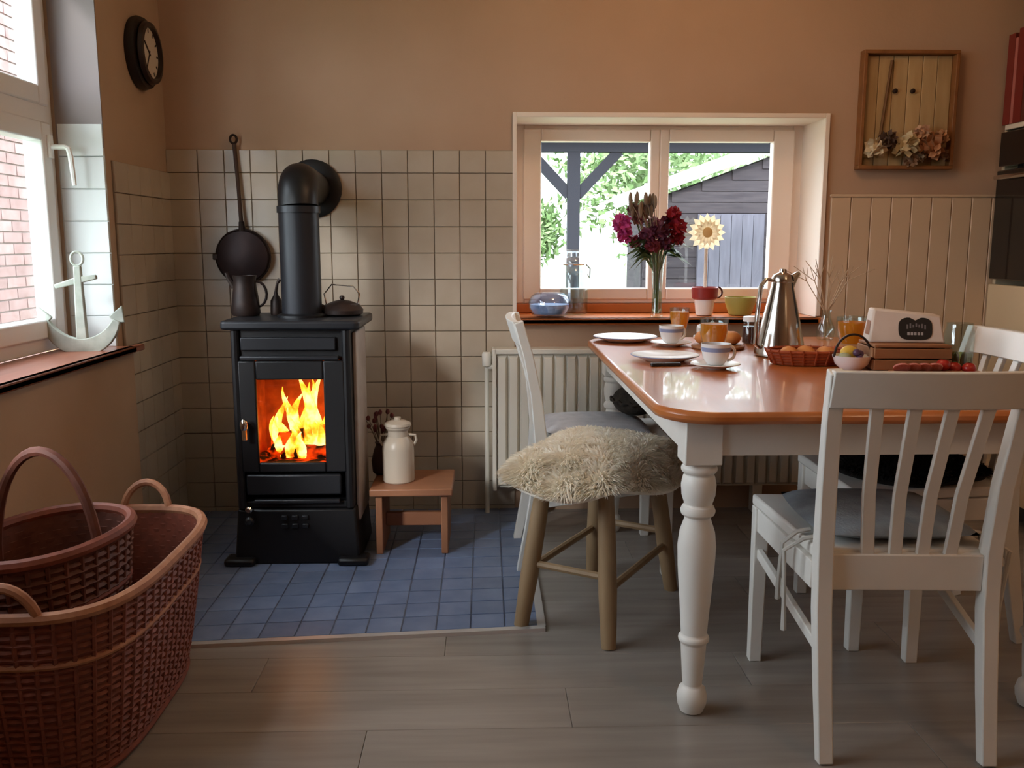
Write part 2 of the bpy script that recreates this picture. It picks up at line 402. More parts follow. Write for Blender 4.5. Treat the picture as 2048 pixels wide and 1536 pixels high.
# ---- left window
w2 = struct(thing('window_2', 'tall white casement window with a transom in the left wall', 'window', (0, 0, 0)))
XW0, XW1 = -1.46, -1.385
def ring_frame_x(y0, y1, z0, z1, t, x0, x1):
    return G().box(x0, x1, y0, y0+t, z0, z1).box(x0, x1, y1-t, y1, z0, z1).box(x0, x1, y0+t, y1-t, z0, z0+t).box(x0, x1, y0+t, y1-t, z1-t, z1)
part('outer_frame', ring_frame_x(LY0, LY1, LZ0+.022, LZ1, .055, XW0, XW1-.01), WFRAME2, w2, .004)
TZ = 1.50
part('transom', G().box(XW0, XW1-.004, LY0+.05, LY1-.05, TZ-.03, TZ+.03), WFRAME2, w2, .004)
for y0, y1 in ((LY0+.045, 1.69), (1.69, 2.36), (2.36, LY1-.045)):
    for z0, z1 in ((LZ0+.065, TZ-.025), (TZ+.025, LZ1-.045)):
        s = part('sash', ring_frame_x(y0, y1, z0, z1, .06, XW0+.015, XW1+.004), WFRAME2, w2, .006)
        part('pane', G().box(XW0+.035, XW0+.039, y0+.05, y1-.05, z0+.05, z1-.05), PANE, s, smooth=0)
        if y0 > 2.3 and z0 < 1: 
            hx, hy, hz = XW1+.004, LY1-.065, 1.40
            part('handle', G().box(hx, hx+.008, hy-.014, hy+.014, hz-.035, hz+.035).tube([(hx, hy, hz), (hx+.05, hy, hz), (hx+.06, hy, hz-.006), (hx+.065, hy, hz-.03), (hx+.071, hy, hz-.12)], [.008, .008, .009, .009, .007], 8), M('handle_white', '#f4f4f2', .3), s)
part('window_sill', G().box(XW1-.01, -1.17, LY0+.002, LY1-.002, LZ0, LZ0+.022).box(-1.1995, -1.17, LY0-.04, 3.114, LZ0, LZ0+.022), SILLR, w2, .005, label='reddish varnished wooden sill')

# ================================================================== STOVE
SX = -.648
st = thing('wood_stove', 'black cast-iron wood stove with a lit fire behind its glass door', 'stove', (SX, 3.15, 0))
HW = .195; D0, D1 = -.145, .155       # half width, front and back in local y
g = G().box(-HW, -HW+.02, D0, D1, .20, .815).box(HW-.02, HW, D0, D1, .20, .815).box(-HW+.02, HW-.02, D1-.02, D1, .20, .815)
g.box(-HW+.02, HW-.02, D0, D1-.02, .20, .225).box(-HW+.02, HW-.02, D0, D1-.02, .325, .345).box(-HW+.02, HW-.02, D0, D1-.02, .72, .815)
part('body', g, IRON, st, .004)
part('firebox_lining', G().box(-HW+.02, HW-.02, D1-.045, D1-.02, .345, .72).box(-HW+.02, -HW+.04, D0+.02, D1-.045, .345, .72).box(HW-.04, HW-.02, D0+.02, D1-.045, .345, .72), FIREBRICK, st)
part('side_panel', G().box(HW, HW+.014, D0+.05, D1-.01, .14, .80), SOAP, st, .004, label='pale stone side panel')
part('side_panel', G().box(-HW-.014, -HW, D0+.05, D1-.01, .14, .80), SOAP, st, .004, label='pale stone side panel')
part('top_plate', G().slab(rrect(-.226, .232, D0-.035, D1+.04, .02), .815, .845), IRON2, st, .008)
part('base', G().add([(-.214, D0-.024, .006), (.214, D0-.024, .006), (.214, D1+.01, .006), (-.214, D1+.01, .006), (-.20, D0-.012, .20), (.20, D0-.012, .20), (.20, D1, .20), (-.20, D1, .20),
    (-.211, D0-.022, .05), (.211, D0-.022, .05), (.211, D1+.008, .05), (-.211, D1+.008, .05)],
    [(3,2,1,0),(4,5,6,7),(0,1,9,8),(1,2,10,9),(2,3,11,10),(3,0,8,11),(8,9,5,4),(9,10,6,5),(10,11,7,6),(11,8,4,7)]), IRON, st, .008)
part('plinth_foot', G().box(.14, .245, D0-.055, D0+.02, .0085, .035), IRON, st, .01)
part('plinth_foot', G().box(-.245, -.14, D0-.055, D0+.02, .0085, .035), IRON, st, .01)
# front columns beside the door
for s_ in (-1, 1):
    part('corner_post', G().cyl((s_*.183, D0-.006, .205), (s_*.183, D0-.006, .812), .014, n=10), IRON, st)
part('air_slot_panel', G().box(-.165, .15, D0-.014, D0, .745, .79), IRON2, st, .004, label='grey steel strip above the door')
part('air_slot_panel', G().box(-.168, .16, D0-.020, D0, .712, .728), IRON2, st, .005, label='thin steel ledge above the door')
# door: frame with a tall glass pane
dr = part('fire_door', ring_frame(-.176, .176, .330, .711, (.058, .070, .034, .064), D0-.018, D0-.0002), IRON, st, .005)
part('door_glass', G().box(-.118, .108, D0-.010, D0-.006, .36, .65), STOVEGL, dr, smooth=0)
part('handle', G().tube([(-.155, D0-.018, .50), (-.155, D0-.045, .50), (-.155, D0-.05, .49), (-.155, D0-.05, .45)], [.007, .007, .009, .009], 8).ell((-.155, D0-.052, .50), (.013, .010, .022)), CHROME, dr, label='chrome door handle')
# ash drawer
dw = part('ash_drawer', G().box(-.165, .155, D0-.016, D0, .25, .322), IRON2, st, .006)
part('drawer_lip', G().box(-.14, .15, D0-.024, D0-.0, .222, .236), IRON2, dw, .004)
g = G()
for i in range(3):
    for j in range(2): g.box(-.05+i*.035, -.03+i*.035, D0-.024, D0-.003, .135+j*.03, .15+j*.03)
part('air_grille', g, IRON2, st, .002)
for zz, rr in ((.205, .012), (.165, .016)):
    part('air_knob', G().lathe([(rr*.5, 0), (rr*.5, .02), (rr, .022), (rr, .034), (rr*.6, .04)], (-.155, D0-.006, zz), 14, '-y'), CHROME if rr < .013 else IRON2, st)
# flue
fx = .012; fy = .0; fx2 = -.022
g = G().tube([(fx, fy, .846), (fx, fy, 1.20)], .068, 24)
part('flue_pipe', g, PIPE, st)
g = G().tube([(fx, fy, 1.20), (fx, fy, 1.222)], .073, 24)
part('flue_collar', g, IRON2, st)
pts = [(fx, fy, 1.222)] + [(fx+(fx2-fx)*.25*i/8, fy+.085-.085*math.cos(PI/2*i/8), 1.222+.085*math.sin(PI/2*i/8)) for i in range(1, 9)] + [(fx2, YB-3.15-.022, 1.307)]
part('flue_elbow', G().tube(pts, .067, 24), IRON, st)
part('wall_rosette', G().lathe([(.066, .002), (.112, .002), (.112, .012), (.10, .018), (.068, .02)], (fx2, YB-3.15-.012, 1.307), 32, '-y'), IRON, st)
part('pipe_base_ring', G().lathe([(.07, .0), (.085, .0), (.085, .008), (.07, .014)], (fx, fy, .845), 24), IRON, st)
# logs and fire
EMB = ember_mat(); FLAME = flame_mat()
for i, (x0, y0, z0, x1, y1, z1, rr, lb) in enumerate(((-.12, .03, .378, .10, .06, .378, .030, 'charred log lying at the back of the firebox'), (-.10, -.04, .375, .12, -.06, .375, .028, 'charred log lying at the front of the firebox'), (-.07, -.05, .42, .09, .05, .435, .026, 'charred log lying across the top of the burning pair'))):
    tag(part('firewood_log', G().cyl((x0, y0, z0), (x1, y1, z1), rr, rr*.9, 10), EMB, None, loc=(SX, 3.15, 0)), lb, 'log', 'burning logs')
tag(part('ember_bed', G().add([(x, y, .3455+.018*random.random()) for y in [D0+.03+.024*j for j in range(10)] for x in [-.15+.0333*i for i in range(10)]],
    [(j*10+i, j*10+i+1, j*10+i+11, j*10+i+10) for j in range(9) for i in range(9)]), EMB, None, loc=(SX, 3.15, 0)), 'bed of glowing embers under the burning logs', 'embers')['kind'] = 'stuff'
fi = thing('fire', 'yellow and orange flames burning in the stove', 'fire', (SX, 3.15, .36))
FLS = [(.035, -.02, .27, .026, .030, 0), (.06, .0, .24, .022, .026, 1.2), (.0, .01, .20, .024, .035, 2.4), (-.05, -.03, .13, .024, .02, .5), (-.07, .0, .19, .018, .03, 3.4), (.085, .02, .17, .018, .02, 4.2), (-.02, -.06, .10, .022, .02, 5.0), (.02, -.07, .085, .018, .015, 2),
    (.015, .03, .25, .02, .04, 4.4), (-.03, .04, .22, .018, .035, .9), (.05, .05, .26, .024, .03, 2.9), (-.09, .03, .12, .016, .02, 1.7), (-.055, -.05, .085, .02, .012, 3.0), (.075, -.05, .12, .016, .02, 5.6), (-.005, -.03, .16, .016, .03, 1.0)]
for bx, by, h, r0, sw, ph in FLS:
    bx -= .012; h *= 1.06; r0 *= 1.12
    n = 12; pts = []; rad = []
    for i in range(n+1):
        t = i/n; pts.append((bx+sw*math.sin(t*4.2+ph)*t, by+sw*.5*math.cos(t*3.5+ph)*t, h*t)); rad.append(max(.0012, r0*(math.sin(PI*min(1, .22+t*.78))**.8)*(1-t*.35)))
    part('flame', G().tube(pts, rad, 10), FLAME, fi)

# things on the stove
pt = thing('metal_pitcher', 'dark metal pitcher on the left of the stove top', 'pitcher', (-.905, 3.20, .846)); pt.location.x = -.843
part('body', G().lathe([(.045, 0), (.05, .01), (.047, .05), (.04, .10), (.038, .125), (.042, .14), (.038, .14), (.034, .125), (.036, .1), (.04, .02)], n=20, cap=False).lathe([(.001, .004), (.044, .004)], n=20, cap=False), DARKMET, pt)
part('handle', G().tube(arc((.040, 0, .075), .035, .045, -PI/2, PI/2, 8), .005, 6), DARKMET, pt)
part('spout', G().tube([(-.036, 0, .10), (-.055, 0, .13), (-.062, 0, .15)], [.012, .009, .007], 8), DARKMET, pt)
lm = thing('oil_can', 'small black spouted oil can beside the flue pipe', 'oil can', (-.744, 3.235, .846))
part('body', G().lathe([(.02, 0), (.022, .005), (.02, .05), (.008, .07), (.006, .08)], n=14), DARKMET, lm)
part('spout', G().tube([(0, 0, .078), (.006, 0, .11), (.016, 0, .125)], [.006, .005, .007], 8), DARKMET, lm)
kt = thing('iron_kettle', 'low dark iron kettle with a wire handle on the right of the stove top', 'kettle', (-.505, 3.20, .846))
part('body', G().lathe([(.06, 0), (.072, .006), (.074, .02), (.06, .038), (.03, .05), (.012, .054)], n=24), DARKMET, kt)
part('lid_knob', G().lathe([(.004, .052), (.010, .06), (.008, .068), (.001, .07)], n=12), DARKMET, kt)
part('spout', G().tube([(-.06, 0, .02), (-.085, 0, .035), (-.095, 0, .06)], [.014, .011, .008], 8), DARKMET, kt)
part('wire_handle', G().tube([(-.055, 0, .04), (-.062, 0, .075), (-.035, 0, .108), (.04, 0, .102), (.062, 0, .075), (.055, 0, .04)], .0028, 6), CHROME, kt, label='thin wire bail handle')
# warming pan on the wall
wp = thing('warming_pan', 'dark copper bed-warming pan with a long handle hanging on the tiles', 'warming pan', (-.945, YB-.012, 1.045))
part('pan', G().lathe([(.02, 0), (.085, .0), (.1, .015), (.103, .03), (.098, .045), (.06, .058), (.02, .062), (.002, .063)], n=32, axis='-y'), COPPER, wp)
part('rim', G().tube([(.104*math.cos(a), -.03, .104*math.sin(a)) for a in [2*PI*i/32 for i in range(32)]], .005, 6, True), DARKMET, wp)
part('lid_hinge', G().box(-.116, -.09, -.045, -.015, -.012, .012), DARKMET, wp, .004)
part('handle_socket', G().tube([(0, -.03, .095), (-.002, -.028, .135)], [.014, .010], 10), DARKMET, wp)
part('handle', G().tube([(-.002, -.028, .13), (-.010, -.02, .28), (-.020, -.012, .43)], [.008, .007, .008], 10), M('handle_wood', '#3a2416', .5), wp)
part('hanging_loop', G().tube([(-.022+.013*math.sin(a), -.012, .448-.016*math.cos(a)) for a in [2*PI*i/14 for i in range(14)]], .005, 6, True), DARKMET, wp)

# footstool with milk can and dried flowers
bn = thing('footstool', 'low brown wooden footstool beside the stove', 'footstool', (-.262, 3.19, .0085))
part('top', G().box(-.145, .145, -.14, .14, .215, .242), BENCHW, bn, .005)
for s_ in (-1, 1): part('leg', G().box(s_*.115-.012, s_*.115+.012, -.12, .12, 0, .215), BENCHW, bn, .003)
part('stretcher', G().box(-.103, .103, -.012, .012, .07, .12), BENCHW, bn, .003)
mc = thing('milk_can', 'cream enamel milk can standing on the footstool', 'milk can', (-.315, 3.17, .2505))
part('body', G().lathe([(.054, 0), (.057, .004), (.057, .12), (.054, .14), (.042, .158), (.036, .165), (.036, .185), (.044, .195), (.044, .2)], n=28), CREAM, mc)
part('lid', G().lathe([(.046, .2), (.048, .204), (.046, .213), (.03, .22), (.012, .223), (.012, .233), (.001, .235)], n=24), CREAM, mc)
for s_ in (-1, 1): part('handle', G().tube([(s_*.036, 0, .17), (s_*.062, 0, .168), (s_*.066, 0, .15), (s_*.055, 0, .13)], .005, 6), CREAM, mc)
df = thing('dried_flowers', 'bunch of dried dark red flowers in a brown jug behind the milk can', 'dried flowers', (-.40+.015, 3.27, .2505))
part('jug', G().lathe([(.026, 0), (.036, .01), (.04, .05), (.03, .09), (.022, .11), (.026, .12)], n=16), M('brown_clay', '#3b2420', .6), df)
for i in range(22):
    a = random.uniform(0, 2*PI); sp = random.uniform(.01, .055); h = random.uniform(.16, .235)
    sx, sy = sp*math.cos(a)-.01, sp*math.sin(a)*.6
    g = G().tube([(sx*.2, sy*.2, .10), (sx*.6, sy*.6, .10+(h-.1)*.6), (sx, sy, h)], .0012, 5)
    stm = part('stem', g, M('dry_stem', '#5a4638', .9), df)
    part('bloom', G().ell((sx, sy, h), (.008, .008, .010), 7, 5), M('dry_bloom', '#5c2a2c', .9, rnd=.2), stm)

# ================================================================== TABLE
TX0, TX1, TY0, TY1 = .38, 1.41, 1.875, 3.44
tb = thing('dining_table', 'farmhouse dining table with an orange pine top and white turned legs', 'table', ((TX0+TX1)/2, (TY0+TY1)/2, 0))
hx, hy = (TX1-TX0)/2, (TY1-TY0)/2
part('table_top', G().slab(rrect(-hx, hx, -hy, hy, .13, 10), .712, .740), PINE, tb, .010)
ax, ay = hx-.105, hy-.105
prof = [(.020, 0), (.027, .004), (.034, .022), (.036, .04), (.031, .06), (.022, .068), (.024, .085), (.028, .14), (.030, .175), (.036, .18), (.036, .19), (.030, .195), (.033, .24), (.042, .36), (.044, .41), (.040, .445), (.030, .475), (.030, .482), (.038, .485), (.040, .495), (.036, .505), (.031, .508), (.038, .53), (.040, .555), (.036, .575), (.032, .58), (.041, .588), (.041, .598), (.034, .603), (.038, .61)]
for sx in (-1, 1):
    for sy in (-1, 1):
        g = G().lathe(prof, (sx*ax, sy*ay, 0), 24).box(sx*ax-.042, sx*ax+.042, sy*ay-.042, sy*ay+.042, .608, .712)
        part('leg', g, WHITE, tb, .003)
part('apron', G().box(-ax+.042, ax-.042, -ay-.035, -ay-.013, .630, .712), WHITE, tb)
part('apron', G().box(-ax+.042, ax-.042, ay+.013, ay+.035, .630, .712), WHITE, tb)
for sx in (-1, 1):
    part('apron', G().box(sx*ax-.011+sx*.024, sx*ax+.011+sx*.024, -ay+.042, ay-.042, .630, .712), WHITE, tb)

# ================================================================== CHAIRS
def make_chair(label, lab_group):
    """faces +y; origin on the floor under the seat"""
    t = thing('dining_chair', label, 'chair', group=lab_group)
    SZ = .45
    part('seat', G().slab([(-.185, -.185), (.185, -.185), (.222, .245), (-.222, .245)], SZ-.028, SZ), WHITE, t, .006)
    for s_ in (-1, 1):
        part('front_leg', G().sweep([(s_*.205, .222, 0), (s_*.203, .222, SZ-.028)], [.032, .038], [.032, .038]), WHITE, t, .003)
        part('back_post', G().sweep([(s_*.172, -.262, 0), (s_*.174, -.232, .15), (s_*.176, -.203, .32), (s_*.177, -.196, .45), (s_*.182, -.212, .60), (s_*.189, -.240, .74), (s_*.195, -.272, .848)],
             [.032, .033, .034, .034, .034, .033, .032], [.030, .036, .042, .042, .036, .032, .030]), WHITE, t, .003)
        part('side_rail', G().sweep([(s_*.186, -.18, SZ-.06), (s_*.206, .205, SZ-.06)], .02, .06), WHITE, t, .002)
        part('side_stretcher', G().sweep([(s_*.178, -.20, .235), (s_*.205, .21, .30)], .016, .026), WHITE, t, .003)
    part('front_rail', G().box(-.185, .185, .212, .232, SZ-.09, SZ-.03), WHITE, t, .002)
    part('back_rail', G().box(-.16, .16, -.206, -.184, SZ-.085, SZ-.005), WHITE, t, .003)
    ptsb = []; 
    n = 10; rs = []
    for i in range(n+1):
        u = -1+2*i/n; x = .205*u; cv = .018*(1-u*u); y0 = -.256-cv; top = .862-.012*(1-u*u)*0
        y1 = -.280-cv
        rs.append([(x, y0+.012, .772), (x, y0-.012, .772), (x, y1-.012, .850), (x, y1+.012, .850)])
    part('top_rail', G().rings(rs), WHITE, t, .003)
    for i in range(4):
        u = (i-1.5)/2.5; xb = .145*u+.004; xt = .185*u
        part('slat', G().sweep([(xb, -.195, SZ-.01), (xb+(xt-xb)*.4, -.212, .58), (xt, -.260-.016*(1-u*u), .776)], .027, .012), WHITE, t, .002)
    return t
CG = 'white slat-back dining chairs'
ch1 = make_chair('white slat-back dining chair in front, pushed to the near end of the table', CG)
ch2 = copy_tree(ch1); ch2['label'] = 'white slat-back dining chair behind the sheepskin stool, on the left of the table'
ch3 = copy_tree(ch1); ch3['label'] = 'white slat-back dining chair with black fleece on the right of the table'
ch1.location = (.906, 2.01, 0); ch1.rotation_euler.z = math.radians(-3)
ch2.location = (.378, 3.08, 0); ch2.rotation_euler.z = math.radians(-90)
ch3.location = (1.22, 2.50, 0); ch3.rotation_euler.z = math.radians(90)
def cushion(label, loc, rz, mat, w=.36, d=.36, h=.045):
    t = thing('seat_cushion', label, 'cushion', loc, rz)
    n = 14; g = G(); vs = []; fs = []
    for sgn in (1, -1):
        b = len(vs)
        for j in range(n+1):
            for i in range(n+1):
                u, v = -1+2*i/n, -1+2*j/n; k = (1-u**4)*(1-v**4)
                vs.append((u*w/2*(1-.06*v*v), v*d/2*(1-.06*u*u), h/2 + sgn*h/2*k**.6 * (1 if sgn > 0 else 1)))
        for j in range(n):
            for i in range(n):
                a = b+j*(n+1)+i; fs.append((a, a+1, a+n+2, a+n+1))
    g.add(vs, fs); part('pad', g, mat, t, smooth=60)
    return t
c1 = cushion('blue-grey seat cushion with tie strings on the front chair', (.909, 2.02, .451), math.radians(-3), CUSH)
for s_ in (-1, 1):
    for k in range(2):
        part('tie_string', G().tube([(s_*.175, -.10-.05*k, .012), (s_*.205, -.10-.05*k, .006), (s_*(.236+.01*k), -.10-.05*k, -.02), (s_*.238, -.09-.05*k, -.10-.05*k), (s_*.236, -.08-.06*k, -.16-.05*k)], [.005, .005, .005, .005, .007], 6), M('tie_cloth', '#c9c6bf', .9), c1)
cushion('pale grey seat cushion on the chair behind the stool', (.378, 3.08, .451), math.radians(-90), M('cushion_pale', '#b9bcc2', .95, var='#a8abb2', scale=(25,25,25), bump=.3, bscale=180))

bc = thing('knitted_cushion', 'small black knitted cushion on the chair behind the stool, under the table edge', 'cushion', (.525, 3.12, .4965), math.radians(8))
part('pad', G().ell((0, 0, .052), (.075, .10, .052), 24, 14), M('black_knit', '#17130f', .95, var='#3a3026', scale=(70, 70, 70), amt=.6, bump=.6), bc, smooth=80)
part('fringe', G().tube([(.078*math.cos(a)*(1+.02*(i % 2)), .103*math.sin(a)*(1+.02*(i % 2)), .05+.004*(i % 3)) for i, a in enumerate([2*PI*k/40 for k in range(40)])], .006, 6, True), M('black_knit', '#17130f'), bc)
# ---------------------------------------------------------------- fleeces
def fleece(name, label, loc, rz, seat, rad, top, skin, hair, n_hair, hlen, lobes, puff=.03, droop=.55):
    t = thing(name, label, 'fleece', loc, rz)
    NR, NT = 14, 56; vs = []; fs = []
    sxh, syh = seat
    def P(rho, th):
        R = 1 + sum(a*math.cos(k*th+p) for k, a, p in lobes)
        x, y = rad[0]*R*rho*math.cos(th), rad[1]*R*rho*math.sin(th)
        dx, dy = max(0, abs(x)-sxh), max(0, abs(y)-syh); d = math.hypot(dx, dy)
        if d > 0:
            x -= math.copysign(dx*.25*min(1, d/.04), x) if dx else 0; y -= math.copysign(dy*.25*min(1, d/.04), y) if dy else 0
        z = top + puff*(1-min(1, rho)**2) - droop*max(0, d-.02) + .010*math.sin(9*x+3)*math.cos(11*y) - .012*rho**6
        return Vector((x, y, z))
    for i in range(NR+1):
        for j in range(NT): vs.append(P(max(.02, i/NR), 2*PI*j/NT))
    top_n = len(vs)
    for i in range(NR+1):
        for j in range(NT):
            p = P(max(.02, i/NR*.985), 2*PI*j/NT); vs.append(p - Vector((0, 0, .012)))
    for i in range(NR):
        for j in range(NT):
            k = (j+1) % NT; a = i*NT
            fs.append((a+j, a+k, a+NT+k, a+NT+j)); fs.append((top_n+a+j, top_n+a+NT+j, top_n+a+NT+k, top_n+a+k))
    for j in range(NT):
        k = (j+1) % NT; a = NR*NT; fs.append((a+j, a+k, top_n+a+k, top_n+a+j))
    fs.append(tuple(range(NT-1, -1, -1))); fs.append(tuple(range(top_n, top_n+NT)))
    part('skin', G().add(vs, fs), skin, t, smooth=80)
    hv = []; hf_ = []
    rg = random.Random(3)
    for _ in range(n_hair):
        rho = rg.random()**.5; th = rg.random()*2*PI; p = P(rho, th)
        e = .01; a = P(min(1, rho+e), th)-P(max(.02, rho-e), th); b = P(rho, th+e/max(rho, .1))-P(rho, th-e/max(rho, .1))
        nrm = a.cross(b); nrm = nrm.normalized() if nrm.length > 1e-9 else Vector((0, 0, 1))
        if nrm.z < 0: nrm = -nrm
        rim = Vector((math.cos(th), math.sin(th), 0))*max(0, rho-.8)*4
        cl = Vector((math.sin(p.x*60+p.y*25), math.cos(p.y*55-p.x*20), 0))*.55
        d = (nrm + rim + cl + Vector((rg.uniform(-.5, .5), rg.uniform(-.5, .5), rg.uniform(-.1, .3)))).normalized()
        L_ = hlen*rg.uniform(.6, 1.25); w = rg.uniform(.0016, .003)
        sd = d.cross(Vector((rg.random(), rg.random(), rg.random()))).normalized()*w
        m = p + d*L_*.55; q = p + d*L_ + Vector((0, 0, -L_*.35)) + cl*L_*.25
        k = len(hv); hv += [p-sd, p+sd, m-sd*.8, m+sd*.8, q]
        hf_ += [(k, k+1, k+3, k+2), (k+2, k+3, k+4)]
    me = bpy.data.meshes.new('wool'); me.from_pydata([tuple(v) for v in hv], [], hf_); me.update(); me.shade_smooth()
    link('wool', me, hair, t)['kind'] = 'stuff'
    return t
# stool: four splayed round legs, stretchers, slab seat
sa = math.atan2(.853, .522)
sl = thing('wooden_stool', 'rustic wooden stool with splayed legs under the cream sheepskin', 'stool', (.345, 2.60, 0), sa)
part('seat', G().slab(rrect(-.225, .225, -.125, .125, .03, 4), .425, .458), STOOLW, sl, .006)
LG = {}
for sx in (-1, 1):
    for sy in (-1, 1):
        f_ = Vector((sx*.246, sy*.138, 0)); tp = Vector((sx*.185, sy*.095, .432)); LG[sx, sy] = (f_, tp)
        part('leg', G().tube([f_, f_.lerp(tp, .35), f_.lerp(tp, .7), tp], [.021, .026, .025, .022], 12), STOOLW, sl)
def at(l, z): f_, tp = LG[l]; return f_.lerp(tp, z/.432)
for a, b, z in (((-1, -1), (-1, 1), .19), ((1, -1), (1, 1), .20), ((-1, -1), (1, -1), .155), ((-1, 1), (1, 1), .175)):
    part('stretcher', G().cyl(at(a, z), at(b, z), .011, n=8), STOOLW, sl)
fleece('sheepskin', 'cream long-haired sheepskin draped over the wooden stool', (.335, 2.60, 0), sa, (.225, .125), (.34, .26), .480, FLEECE, FLEECE_H, 24000, .036,
       [(2, .04, -1.2), (3, .07, -2.0), (5, .04, 1.0), (1, .06, 2.6)], .035, .36)
fleece('black_fleece', 'black fleece spread on the seat of the right-hand chair', (1.20, 2.50, 0), 0, (.20, .19), (.21, .20), .475, FLEECE_B, FLEECE_B, 8000, .03,
       [(3, .04, 1), (5, .03, 2)])

# ================================================================== RADIATOR
rd = thing('radiator', 'cream ribbed panel radiator below the back window', 'radiator', (.66, 3.56, .10))
RW, RH = .625, .585
part('back_panel', G().box(-RW, RW, -.02, .03, .02, RH-.02), RADW, rd)
rib = G().add([(-.021, 0, 0), (.021, 0, 0), (.014, -.020, .012), (-.014, -.020, .012), (-.021, 0, RH-.05), (.021, 0, RH-.05), (.014, -.020, RH-.062), (-.014, -.020, RH-.062)],
    [(0, 1, 2, 3), (4, 7, 6, 5), (0, 3, 7, 4), (1, 5, 6, 2), (3, 2, 6, 7)]).mesh('rib', 20); rib.materials.append(RADW)
for i in range(27): link('rib', rib, None, rd, (-RW+.03+i*.0458, -.02, .025))
part('top_grille', G().box(-RW, RW, -.042, .045, RH-.02, RH), RADW, rd, .003)
for s_ in (-1, 1): part('end_cap', G().box(s_*RW-.008, s_*RW+.008, -.042, .045, .01, RH), RADW, rd, .003)
part('valve', G().lathe([(.012, 0), (.018, .004), (.02, .05), (.015, .06)], (-RW-.03, .0, RH-.075), 14).cyl((-RW-.03, 0, RH-.075), (-RW, 0, RH-.075), .01, n=8), M('valve_white', '#e2ddd4', .4), rd, label='white thermostat valve')
part('supply_pipe', G().tube([(-RW-.03, 0, RH-.075), (-RW-.03, 0, -.095)], .009, 8), RADW, rd)
for s_ in (-.45, .45): part('foot', G().box(s_-.02, s_+.02, -.02, .03, -.095, .02), RADW, rd, .003)

# ================================================================== BASKETS
def wicker_basket(name, label, loc, rz, top, bot, h, nst, nrow, m_body, m_rim, group=None, corner=2.6):
    """superellipse basket: uprights as parts, woven bands joined as one part"""
    t = thing(name, label, 'basket', loc, rz, group)
    def S_(a, A, B): 
        c, s = math.cos(a), math.sin(a); k = 2/corner
        return math.copysign(abs(c)**k, c)*A, math.copysign(abs(s)**k, s)*B
    def P(a, z, off=0.):
        u = z/h; A = bot[0]+(top[0]-bot[0])*u**.8; B = bot[1]+(top[1]-bot[1])*u**.8
        x, y = S_(a, A+off, B+off); return (x, y, z)
    NA = nst*2
    # equal spacing by arc length
    fine = [S_(2*PI*i/2000, top[0], top[1]) for i in range(2001)]; acc = [0]
    for p, q in zip(fine, fine[1:]): acc.append(acc[-1]+math.hypot(q[0]-p[0], q[1]-p[1]))
    ang = []; i = 0
    for k in range(NA):
        tgt = acc[-1]*k/NA
        while acc[i+1] < tgt: i += 1
        ang.append(2*PI*i/2000)
    part('bottom', G().slab([P(a, 0)[:2] for a in ang], .004, .014), m_body, t)
    g = G()      # woven shell
    rs = [[P(a, z, -.004) for a in ang] for z in [h*i/12 for i in range(13)]]
    rs2 = [[P(a, z, .002) for a in ang] for z in [h*i/12 for i in range(12, -1, -1)]]
    g.rings(rs+rs2, True)
    part('woven_wall', g, m_body, t)
    g = G()
    for r_ in range(nrow):
        z = h*(r_+.7)/(nrow+.4)
        g.tube([P(a, z, (.0035 if (k+r_) % 2 else -.0005)) for k, a in enumerate(ang)], h/nrow*.42, 5, True)
    part('weave', g, m_body, t)['kind'] = 'stuff'
    for k in range(0, NA, 2):
        a = ang[k]; part('upright', G().tube([P(a, h*q, .004) for q in (0.01, .25, .5, .75, 1)], .0055, 6), m_body, t)
    for zz, rr, mm in ((h, .013, m_rim), (h*.73, .007, m_rim), (.012, .010, m_body)):
        g = G().tube([P(a, zz, .004) for a in ang], rr, 8, True)
        part('rim' if zz == h else 'band', g, mm, t)
    return t, P
ob, P = wicker_basket('log_basket', 'large reddish wicker log basket with two loop handles on the floor', (-.94, 2.01, .006), 0, (.225, .36), (.165, .31), .385, 56, 25, WICK, WICKL, corner=3.4)
for s_ in (-1, 1):
    part('loop_handle', G().tube([(.025+.06*math.cos(a), s_*(.357+.02*math.sin(a)), .38+.075*math.sin(a)) for a in [PI*i/12 for i in range(13)]], .010, 8), WICKL, ob)
ib, P = wicker_basket('hoop_basket', 'smaller wicker basket with a tall hoop handle standing inside the large basket', (-.95, 1.90, .021), math.radians(-12), (.140, .20), (.10, .14), .455, 30, 26, WICKD, WICK, corner=2.2)
part('hoop_handle', G().tube([(.125*math.cos(a), 0, .39+.25*math.sin(a)) for a in [PI*i/20 for i in range(21)]], .011, 8), WICKD, ib)

